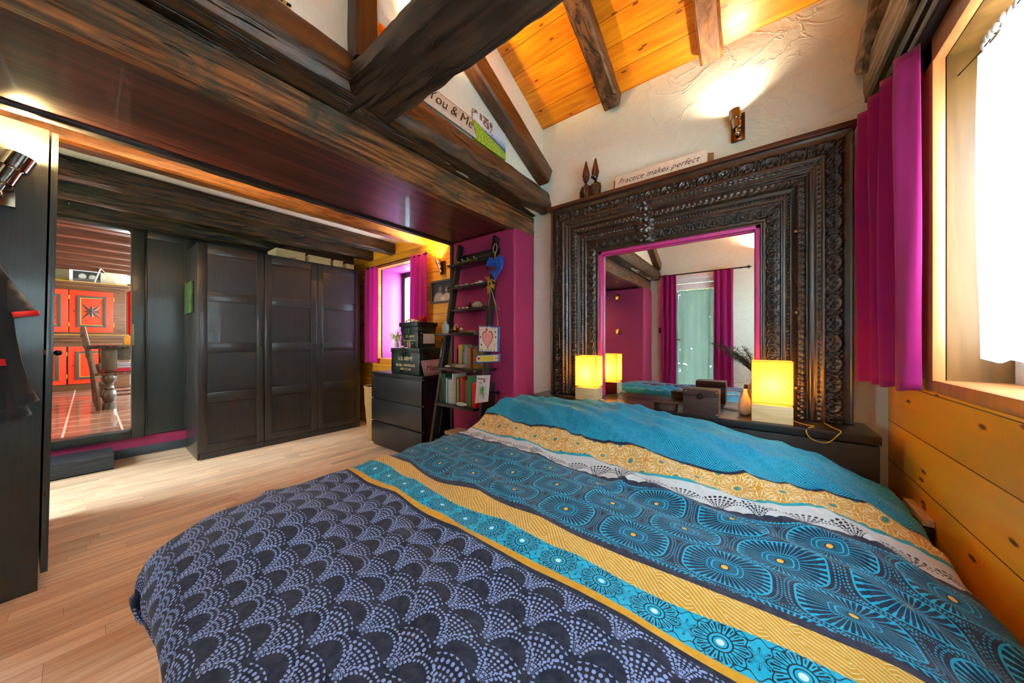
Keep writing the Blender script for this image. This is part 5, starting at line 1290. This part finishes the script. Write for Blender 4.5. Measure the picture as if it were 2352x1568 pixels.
M_bl, M_wh, M_rd, M_pk, M_nv, M_yl = plain('paint_blue', '#1f62a8', .5), plain('paint_white', '#e4e2d2', .6), plain('paint_red', '#c22a2a', .5), plain('paint_pink', '#f0a6a0', .6), plain('paint_navy', '#23335e', .5), plain('paint_yellow', '#dcd24a', .6)
t = panel('childs_picture', 'childs picture of a pink heart, white board with blue edge, on the ladder shelf', [(1099, 808), (1144, 808), (1146, 750), (1099, 747)], 1.735, .012, M_bl, 'picture')
yy = 1.735
sticker(t, 'white_field', [PY(u, v, yy) for u, v in ((1101, 806), (1142, 807), (1143, 752), (1101, 749))], M_wh)
hb = PY(1120, 781, yy); sticker(t, 'heart_outline', heart_pts(hb, .105, .135), plain('paint_dark_red', '#9c2a2a', .5), -.0022); sticker(t, 'heart_fill', heart_pts(hb, .092, .120), M_pk, -.0032)
sticker(t, 'small_heart', heart_pts(PY(1118, 758, yy), .020, .026), M_rd, -.0022)
for k, (u, v) in enumerate([(1104, 750), (1108, 750), (1114, 750), (1119, 751), (1125, 751), (1131, 752), (1137, 753), (1104, 803), (1108, 804), (1112, 803), (1117, 804), (1122, 803), (1128, 804), (1135, 805), (1105, 759), (1138, 762), (1104, 774), (1139, 774), (1106, 791), (1136, 792)]):
    sticker(t, 'painted_dot', dot(u, v, .0045 if k < 14 else .007, yy, 8), (M_rd, M_nv, M_rd, M_nv, M_pk)[k % 5], -.0022)
t = panel('childs_name_board', 'narrow child-painted board with a yellow middle hung below the heart picture', [(1090.5, 835), (1146.5, 831), (1147, 812), (1093, 815)], 1.735, .012, M_bl, 'picture')
sticker(t, 'white_field', [PY(u, v, yy) for u, v in ((1093, 831), (1146, 829), (1146, 814.5), (1094, 817))], M_wh); sticker(t, 'yellow_field', [PY(u, v, yy) for u, v in ((1103, 829), (1135, 828), (1135, 816), (1103, 818))], M_yl, -.0022)
sticker(t, 'painted_heart', heart_pts(PY(1100, 824, yy), .024, .026), M_rd, -.0022)
for u, v, m_ in ((1095, 819, M_nv), (1094, 825, M_rd), (1095, 830, M_nv), (1140, 822, M_rd), (1145, 818, M_rd), (1145, 823, M_nv), (1145, 828, M_rd)): sticker(t, 'painted_dot', dot(u, v, .006, yy, 8), m_, -.0024)
t = panel('childs_drawing', 'white card with a green scribble and childish writing, taped to the ladder leg', [(1091, 926), (1121, 922), (1126, 861), (1095, 862)], 1.735, .002, plain('drawing_paper', '#c9cdd8', .7), 'drawing')
mb = MB(); c = PY(1107, 897, 1.7335); rnd = random.Random(8)
for k in range(30):
    a = rnd.uniform(0, PI2); b = a+PI+rnd.uniform(-.6, .6); r1, r2 = rnd.uniform(.02, .05), rnd.uniform(.02, .05)
    mb.tube([c+Vector((math.cos(a)*r1*.85, 0, math.sin(a)*r1*1.25)), c+Vector((math.cos(b)*r2*.85, 0, math.sin(b)*r2*1.25))], .0007, 4)
mb.build('green_scribble', plain('green_felt_pen', '#3c9a48', .6), t)
q = PY(1096.5, 871, 1.7338); text('handwriting', 'Mumsbel !', .021, plain('violet_pen', '#3a2a5a', .6), q, (1, 0, .02), (.05, 0, 1), t, .0003, .1)
q = PY(1100, 881, 1.7338); text('handwriting', 'Aitc', .021, plain('violet_pen', '#3a2a5a', .6), q, (1, 0, .02), (.05, 0, 1), t, .0003, .1)
sticker(t, 'pink_heart', heart_pts(PY(1112.5, 876, 1.735), .018, .022), plain('pink_pen', '#a8174e', .6), -.001)
t = thing('dragon_toy', 'black case with a spiky toy at the right end of the lower book shelf', 'toy', (-1.71, 1.93, .589))
mb = MB(); mb.box(-1.722, -1.696, 1.86, 1.995, .5885, .77, bev=.006); mb.build('black_case', plain('matt_black', '#0d0c0c', .5), t)
mb = MB(); q = PY(1142, 902, 1.93); mb.tube([q, Vector((-1.705, 1.93, q.z))], .006, 8); mb.ball(q, .014, 1.2, .8, .8); mb.tube([q, PY(1150, 898, 1.83)], [.010, .001], 6); mb.tube([q, PY(1153, 904, 1.83)], [.010, .001], 6); mb.tube([q, PY(1146, 912, 1.83)], [.009, .001], 6); mb.tube([q, PY(1144, 893, 1.83)], [.008, .001], 6); mb.build('toy_body', plain('matt_black', '#0d0c0c', .5), t)

# ================================================================== UP ON THE LOFT EDGE
XW = -1.434
t = thing('lettered_sign', 'pale sign lettered You & Me standing on the rounded beam', 'sign', (XW, 1.25, 2.368))
P = [(XW+.012, 1.00, 2.366), (XW+.012, 1.475, 2.366), (XW+.004, 1.435, 2.478), (XW+.004, 1.00, 2.478)]
mb = MB(); mb.prism([Vector(p)+Vector((.012, 0, 0)) for p in P], (.006, 0, 0), bev=.001); mb.build('board', plain('grey_cream_board', '#cbc8b6', .6), t)
mb = MB(); mb.tube([(XW+.031, 1.01, 2.470), (XW+.031, 1.43, 2.470), (XW+.038, 1.462, 2.375)], .0010, 5); mb.build('border_line', M_ink, t)
text('lettering', 'You & Me', .086, M_ink, (XW+.034, 1.092, 2.402), (0, 1, 0), (-.05, 0, 1), t, .0006, .35, sx=.96, thin=.0010)
nn = NT('landscape_print'); x = nn.xyz(nn.co()); w = nn.noise(nn.co(), 18, 4)
col = nn.mix(nn.mr(x[2], .07, .13), srgb('#6f97c9'), srgb('#cfe0ef')); col = nn.mix((x[2]+w*.03).lt(.105-x[1]*.12), col, srgb('#35598c'))
col = nn.mix((x[2]-w*.02).lt(.072-x[1]*.22), col, nn.mix(nn.mr(nn.noise(nn.co(), 90, 3), .4, .6), srgb('#5f9420'), srgb('#a9c23a')))
tr = nn.m('MULTIPLY', (x[2]-w*.05+x[1]*.3).gt(.085), (nn.noise(nn.co(), 55, 4)).gt(.47))*(x[1].lt(.02)); col = nn.mix(tr, col, srgb('#7a5030')); M_land = nn.fin(col, .35)
mb = MB(); mb.box(0, .012, -.16, .16, 0, .185, bev=.001); o = mb.build('landscape_canvas', M_land); o.location = (XW+.008, 1.617, 2.367)
tag(o, 'canvas photograph of a green hillside and tree, leaning on the loft wall', 'picture', centre=False)
wall_spot('gold-brown spotlight on the loft wall beside the timber post', (XW, .845, 2.50), (1, 0, 0), (0, 0, 1), (.25, .55, .85), 22, (1, .62, .25), 110, 1.15, M_br)
mb = MB(); mb.box(XW, XW+.02, .792, .822, 2.50, 2.75, bev=.002); tag(mb.build('picture_frame', plain('bronze_frame', '#4d3422', .3, .4)), 'thin bronze picture frame high beside the timber post', 'picture')
mb = MB()
for k in range(60):
    y = .02+k*.0075; mb.ball((-1.415, y, 2.372+.001*(k % 2)), .0065, 1, 1.1, .8, 7, 5)
tag(mb.build('bead_garland', (lambda n: n.fin(n.mix(fr(n, n.xyz(n.co())[1]*38.).gt(.5), srgb('#1a1510'), srgb('#c09a30')), .4))(NT('black_gold_beads'))), 'black and gold bead garland on the rounded beam', 'garland')
# ---- power strip beside the bed
t = thing('power_strip', 'white socket strip on the pine wall just above the duvet edge', 'power strip', (.47, 1.85, .43)); mb = MB(); mb.box(.455, .484, 1.78, 1.98, .45, .475, bev=.004); mb.build('strip', plain('white_plastic', '#d8c9b8', .4), t)
t = thing('power_adapter', 'black adapter block plugged in beside the bed under the socket strip', 'adapter', (.47, 1.83, .36)); mb = MB(); mb.box(.445, .484, 1.775, 1.86, .33, .448, bev=.005); mb.build('block', plain('black_plastic', '#0e0c0b', .35), t)
# ---- plant seen in the mirror
t = thing('dried_plant', 'feathery dark plant in a big peach vase near the glass door, seen in the mirror', 'plant', (.06, -.98, 0))
mb = MB(); mb.lathe([(.09, .001), (.11, .02), (.14, .15), (.15, .32), (.12, .46), (.07, .53), (.08, .57)], (-.02, -1.0, 0), 28); mb.build('vase', plain('peach_ceramic', '#d99a78', .5), t)
mb = MB(); rnd = random.Random(21)
for k in range(24):
    a = rnd.uniform(PI*.45, PI*1.45) if k % 3 else rnd.uniform(0, PI2); L = rnd.uniform(.45, .80); pts = []; c0 = Vector((-.02, -1.0, .55))
    for i in range(7):
        s_ = i/6; pts.append(c0+Vector((math.cos(a)*L*.75*s_**1.3, math.sin(a)*L*.30*s_, L*1.05*s_-L*.35*s_*s_)))
    mb.tube(pts, [.004, .004, .0035, .003, .0025, .002, .001], 5)
    for j in range(30):
        s_ = .36+.64*j/30; i = min(5, int(s_*6)); f_ = s_*6-i; q = pts[i].lerp(pts[i+1], f_)
        for u_ in range(3):
            d = Vector((rnd.gauss(0, 1), rnd.gauss(0, 1), rnd.gauss(0, 1))).normalized(); l = .055*math.sin(PI*min(1, (s_-.40)/.62))+.012; mb.tube([q, q+d*l*.6+Vector((0, 0, .006)), q+d*l], [.0016, .0012, .0004], 3, cap=False)
mb.build('fronds', plain('dark_olive_frond', '#3a3620', .8), t)
# sockets on the pier seen in the mirror
for z, lab in ((1.86, 'square brass socket high on the back pier, seen in the mirror'), (1.26, 'double brass switch on the back pier, seen in the mirror')):
    t = thing('wall_switch', lab, 'switch', (-1.93, -.955, z)); mb = MB(); mb.box(-1.97, -1.89, -.9595, -.945, z-.045, z+.045, bev=.004); mb.build('plate', M_br, t)
mb = MB(); mb.box(-1.385, -1.345, -1.4495, -1.437, 1.24, 1.33, bev=.003); tag(mb.build('wall_switch', plain('brown_plastic', '#4a2e20', .4)), 'brown switch on the white wall left of the mirrored door curtain', 'switch')
# ================================================================== DINING ROOM BEYOND THE OPENING
FZ = .25
nn = NT('terracotta_tiles'); x = nn.xyz(nn.co()); T = .34
gx = nn.m('ABSOLUTE', fr(nn, x[0]*(1/T))-.5).gt(.478); gy = nn.m('ABSOLUTE', fr(nn, x[1]*(1/T)+.42)-.5).gt(.478); g = nn.m('MAXIMUM', gx, gy)
idt = nn.white(nn.m('FLOOR', x[0]*(1/T))*3.1+nn.m('FLOOR', x[1]*(1/T)+.42)*17.7)
col = nn.mix(nn.mr(nn.noise(nn.co(), 6, 4), .3, .7), srgb('#7a4636'), srgb('#a8765e')); col = nn.mix(idt*.35, col, srgb('#6d4036')); col = nn.mix(g, col, srgb('#cfc4b4'))
nn.bump(g*-1.+nn.noise(nn.co(), 9, 3)*.6, .4, .01); M_terra = nn.fin(col, .22, 0., **{'Coat Weight': .3})
wall_box('floor_dining', M_terra, [(-10.05, -4.86, -2.2, 2.6, FZ-.05, FZ)])
M_cream = plaster('cream_plaster', '#e6d8b8', .85, .3)
wall_box('wall_dining_end', M_cream, holed('x', -10.05, -9.95, -2.2, 2.6, FZ, 2.75, .62, 2.3, .9, 2.3))
wall_box('wall_dining_left', M_cream, [(-10.05, -4.86, -2.3, -2.2, FZ, 2.75)])
wall_box('wall_dining_right', M_cream, holed('y', 2.6, 2.7, -10.05, -4.86, FZ, 2.75, -8.6, -5.4, .7, 2.3))
wall_box('wall_dining_front', M_cream, [(-4.86, -4.851, -2.3, DY0-.10, FZ-.05, 2.75), (-4.86, -4.851, DY1+.09, 2.7, FZ-.05, 2.75), (-4.86, -4.851, DY0-.1, DY1+.09, 2.2, 2.75)])
wall_box('ceiling_dining', plain('pink_white_ceiling', '#e9d3cc', .7), [(-10.05, -4.86, -2.3, 2.7, 2.55, 2.62)])
window('window_3', (-10.0, 1.46, .9), 1.66, 1.39, 'x', M_white)
window('window_4', (-7.0, 2.65, .7), 3.18, 1.59, 'y', M_white)
M_dbeam = wood('red_brown_dining_beam', srgb('#2a120a'), srgb('#6e3a20'), 'y', .35, 1.2, bump=.4, coat=.2)
for k in range(8):
    x = -5.35-k*.60
    o = hewn('b', rect(x-.13, x, 2.36, 2.549, .01), 'y', -2.19, 2.59, M_dbeam, amp=.005, step=.08, seed=k*3.)
    beam('ceiling_beam', o, 'reddish-brown crosswise beam of the dining room ceiling, number %s from the opening' % ('one', 'two', 'three', 'four', 'five', 'six', 'seven', 'eight')[k], 'beam', 'dining room ceiling beams')
# painted cupboard
M_cwood = wood('brown_cupboard_wood', srgb('#3a2012'), srgb('#7d4f2c'), 'y', .35, 1.6, bump=.3)
M_cred = plain('orange_red_paint', '#e23a1a', .4); M_cline = plain('gold_line', '#c9963a', .4)
M_cgrey = plain('grey_brown_moulding', '#4f4038', .45)
cx = -9.40
cup = thing('painted_cupboard', 'large brown sideboard with orange-red panelled doors and a carved star', 'cupboard', (cx-.25, -.35, FZ))
mb = MB(); mb.box(cx-.50, cx-.06, -1.20, .42, 1.22, 2.05, bev=.004); mb.build('upper_body', M_cwood, cup)
mb = MB(); mb.box(cx-.50, cx, -1.25, .47, FZ, 1.08, bev=.004); mb.build('lower_body', M_cwood, cup)
mb = MB(); mb.box(cx-.52, cx+.03, -1.29, .51, 1.08, 1.13, bev=.008); mb.box(cx-.50, cx-.03, -1.24, .46, 1.13, 1.22, bev=.01); mb.build('waist', M_cwood, cup)
mb = MB(); mb.box(cx-.50, cx-.03, -1.24, .47, 2.05, 2.09, bev=.006); mb.box(cx-.50, cx+.0, -1.28, .51, 2.09, 2.14, bev=.012); mb.build('cornice', M_cwood, cup)
mb = MB(); mb.box(cx-.029, cx-.022, -1.24, .46, 1.205, 1.215); mb.build('gold_trim', M_cline, cup); mb = MB(); mb.box(cx+.001, cx+.006, -1.28, .51, 2.128, 2.138); mb.build('gold_trim', M_cline, cup)
def cdoor(y0, y1, z0, z1, xf, star=True):
    mb = MB(); mb.box(xf, xf+.022, y0, y1, z0, z1, bev=.003); d = mb.build('door', M_cred, cup)
    cy, cz = (y0+y1)/2, (z0+z1)/2; w, h = (y1-y0)*.34, (z1-z0)*.38
    def ringp(name, w, h, t, x0, x1, m_):
        mb = MB()
        for b in ((cy-w, cy-w+t, cz-h, cz+h), (cy+w-t, cy+w, cz-h, cz+h), (cy-w+t, cy+w-t, cz-h, cz-h+t), (cy-w+t, cy+w-t, cz+h-t, cz+h)): mb.box(x0, x1, *b, bev=.002)
        mb.build(name, m_, d)
    ringp('moulding', w, h, .036, xf+.022, xf+.040, M_cgrey); ringp('gold_line', w-.036, h-.036, .010, xf+.0221, xf+.030, M_cline)
    if star:
        mb = MB(); c = Vector((xf+.045, cy, cz))
        for k in range(8):
            a = k*PI/4+PI/8*0; L = (.21 if k % 2 else .12)*(w/.16); s1, s2 = a-.33, a+.33; r = .062*(w/.16)
            tip = Vector((xf+.0225, cy+math.cos(a)*L*.8, cz+math.sin(a)*L)); b1 = Vector((xf+.0225, cy+math.cos(s1)*r, cz+math.sin(s1)*r)); b2 = Vector((xf+.0225, cy+math.cos(s2)*r, cz+math.sin(s2)*r)); o_ = Vector((xf+.022, cy, cz))
            mb._add([c, b1, tip, b2, o_], [(0, 1, 2), (0, 2, 3), (1, 4, 2), (2, 4, 3)])
        mb.build('carved_star', M_cgrey, d, fixn=False)
    mb = MB(); mb.ball((xf+.03, y0+.05, cz), .009); mb.build('keyhole', M_ink, d)
    for zz in (z0+.10, z1-.16):
        mb = MB(); mb.box(xf+.005, xf+.028, y1+.002, y1+.012, zz, zz+.07); mb.build('hinge', M_cline, d)
for (a, b) in ((-1.12, -.68), (-.66, -.215), (-.205, .27)): cdoor(a, b, 1.255, 1.985, cx-.058)
for (a, b) in ((-1.15, -.70), (-.68, -.235), (-.215, .27)): cdoor(a, b, .36, 1.0, cx+.002, False)
# things on the cupboard
M_bw = blob_pic('bw_print', [(-.05, .0, .045, .05, '#b9b4ac'), (.06, -.01, .045, .05, '#aaa49b'), (.0, -.08, .2, .05, '#6b665f')], (.03, .028, .026))
t = thing('photo_frame', 'white-framed black-and-white photograph standing on the painted cupboard', 'picture', (cx-.2, -.03, 2.142))
mb = MB(); mb.box(cx-.22, cx-.20, -.21, .14, 2.1405, 2.37, bev=.003); mb.build('frame', M_white, t)
mb = MB(); mb.box(-.15, .15, -.001, .001, -.09, .09); mb.bm.transform(Matrix.Rotation(PI/2, 4, 'Z')); 
nn = NT('bw_print_side'); x = nn.xyz(nn.co()); col = (.03, .028, .026)
for cy_, cz_, ry, rz, c_ in ((-.05, 0, .045, .05, '#b9b4ac'), (.06, -.01, .045, .05, '#aaa49b'), (0, -.08, .2, .05, '#6b665f')):
    a = (x[1]-cy_)*(1/ry); b = (x[2]-cz_)*(1/rz); col = nn.mix(nn.mr(a*a+b*b, .7, 1.1, 1., 0.), col, srgb(c_))
M_bw = nn.fin(col, .4)
o = mb.build('print', M_bw, t, world=False); o.location = wm(t).inverted() @ Vector((cx-.198, -.02, 2.255))
mb = MB(); mb.box(cx-.14, cx-.13, .12, .16, 2.141, 2.40); mb.bm.transform(Matrix.Translation((0, 0, 0))); 
mb2 = MB(); mb2.tube([(cx-.10, .06, 2.142+.006), (cx-.12, .13, 2.42)], .010, 8); mb2.tube([(cx-.12, .13, 2.42), (cx-.10, .32, 2.148)], .006, 8); tag(mb2.build('folded_stand', plain('cream_wood', '#d6cbb2', .5)), 'pale folded wooden stand on top of the painted cupboard', 'stand'); mb.bm.free()
mb = MB(); mb.box(cx-.16, cx-.14, .19, .44, 2.1405, 2.36, bev=.002); tag(mb.build('storage_box', plain('cream_box', '#d9c9a0', .6)), 'cream box at the right of the painted cupboard top', 'box')
mb = MB(); mb.lathe([(.05, 0), (.14, .012), (.19, .03), (.185, .033), (.12, .018), (.001, .012)], (cx-.22, -.45, 2.1405), 24, sy=1.3); tag(mb.build('platter', plain('yellow_platter', '#c9a92c', .4)), 'shallow yellow platter on top of the painted cupboard', 'dish')
# red curtain
o = curtain('dining_curtain', (-9.88, .47), (-9.88, .70), .95, 2.20, 3, .03, 'bright red curtain beside the painted cupboard', fabric('red_cotton', '#e0101a', .35), seed=.3)
finial_rod('curtain_rod', (-9.88, .45, 2.21), (-9.88, 1.9, 2.21), 'thin rod carrying the bright red dining room curtain', .008, 'none', (.02, .98), (-.06, 0, 0))
# table
M_tab = wood('dark_table_oak', srgb('#1c120c'), srgb('#5a4630'), 'z', .3, 1.6, bump=.3, coat=.3); M_tabx = wood('dark_table_top', srgb('#1a1210'), srgb('#4a3a2e'), 'x', .18, 1.2, bump=.15, coat=.4)
t = thing('dining_table', 'dark oak dining table with thick turned baluster legs', 'table', (-7.3, .55, FZ))
mb = MB(); mb.box(-8.35, -6.30, -.02, 1.05, 1.005, 1.05, bev=.006); mb.build('table_top', M_tabx, t)
mb = MB(); mb.box(-8.25, -6.40, .10, .14, .86, 1.003); mb.box(-8.25, -6.40, .90, .94, .86, 1.003); mb.box(-6.44, -6.40, .14, .90, .86, 1.003); mb.box(-8.25, -8.21, .14, .90, .86, 1.003); mb.build('apron', M_tabx, t)
for x in (-6.46, -8.18):
    for y in (.155, .88):
        mb = MB(); mb.box(x-.065, x+.065, y-.065, y+.065, .74, 1.003, bev=.012)
        mb.lathe([(.052, .49), (.050, .005), (.045, .44)][0:1]+[(.050, .485), (.062, .47), (.040, .455), (.052, .435), (.064, .40), (.060, .36), (.044, .335), (.036, .32), (.038, .27), (.050, .255), (.038, .245), (.058, .215), (.064, .16), (.054, .11), (.040, .09), (.056, .08), (.060, .0)], (x, y, FZ), 22)
        mb.build('leg', M_tab, t)
# chairs tucked under the left side
M_ch = wood('red_brown_chair_oak', srgb('#2c1710'), srgb('#6e4028'), 'z', .25, 1.6, bump=.2, coat=.3); M_cush = fabric('crimson_cushion', '#a3102e', .02)
def dining_chair(x, y, lab):
    """back towards -y, seat towards +y"""
    t = thing('dining_chair', lab, 'chair', (x, y, FZ), 0, 'dining chairs along the table')
    mb = MB()
    for s_ in (-.19, .19):
        mb = MB(); mb.prism([(x+s_-.018, y-.20, FZ), (x+s_-.018, y-.155, FZ), (x+s_-.018, y-.185, FZ+.45), (x+s_-.018, y-.275, FZ+1.02), (x+s_-.018, y-.31, FZ+1.02), (x+s_-.018, y-.225, FZ+.45)], (.036, 0, 0), bev=.003); mb.build('leg', M_ch, t)
        mb = MB(); mb.box(x+s_-.018, x+s_+.018, y+.17, y+.206, FZ, FZ+.43, bev=.003); mb.build('leg', M_ch, t)
    mb = MB(); mb.box(x-.215, x+.215, y-.205, y+.215, FZ+.425, FZ+.455, bev=.006); mb.build('seat', M_ch, t)
    mb = MB(); mb.box(x-.20, x+.20, y-.17, y+.20, FZ+.457, FZ+.515, bev=.024, seg=3); mb.build('cushion', M_cush, t)
    for z in (.66, .80, .94):
        mb = MB(); yy = y-.215-(z-.45)*.155; mb.box(x-.172, x+.172, yy-.012, yy+.012, FZ+z-.04, FZ+z+.04, bev=.004); mb.build('back_slat', M_ch, t)
    for z in (.14, .27):
        mb = MB(); mb.box(x-.172, x+.172, y-.19, y-.165, FZ+z, FZ+z+.03, bev=.003); mb.box(x-.01, x+.01, y-.17, y+.18, FZ+z, FZ+z+.025, bev=.003) if z < .2 else None; mb.build('stretcher', M_ch, t)
    return t
for x, lab in ((-6.62, 'nearest red-brown dining chair by the turned table leg'), (-7.12, 'second red-brown dining chair along the table'), (-7.66, 'third red-brown dining chair, farthest along the table')):
    dining_chair(x, .25+.02*(x+6.62), lab)
dining_chair_far = [ch for ch in []]
mb = MB(); mb.box(-6.62, -6.36, .27, .50, 1.0505, 1.16, bev=.004); tag(mb.build('orange_box', plain('orange_box_paint', '#d08a1a', .5)), 'orange painted box at the near end of the dining table', 'box')
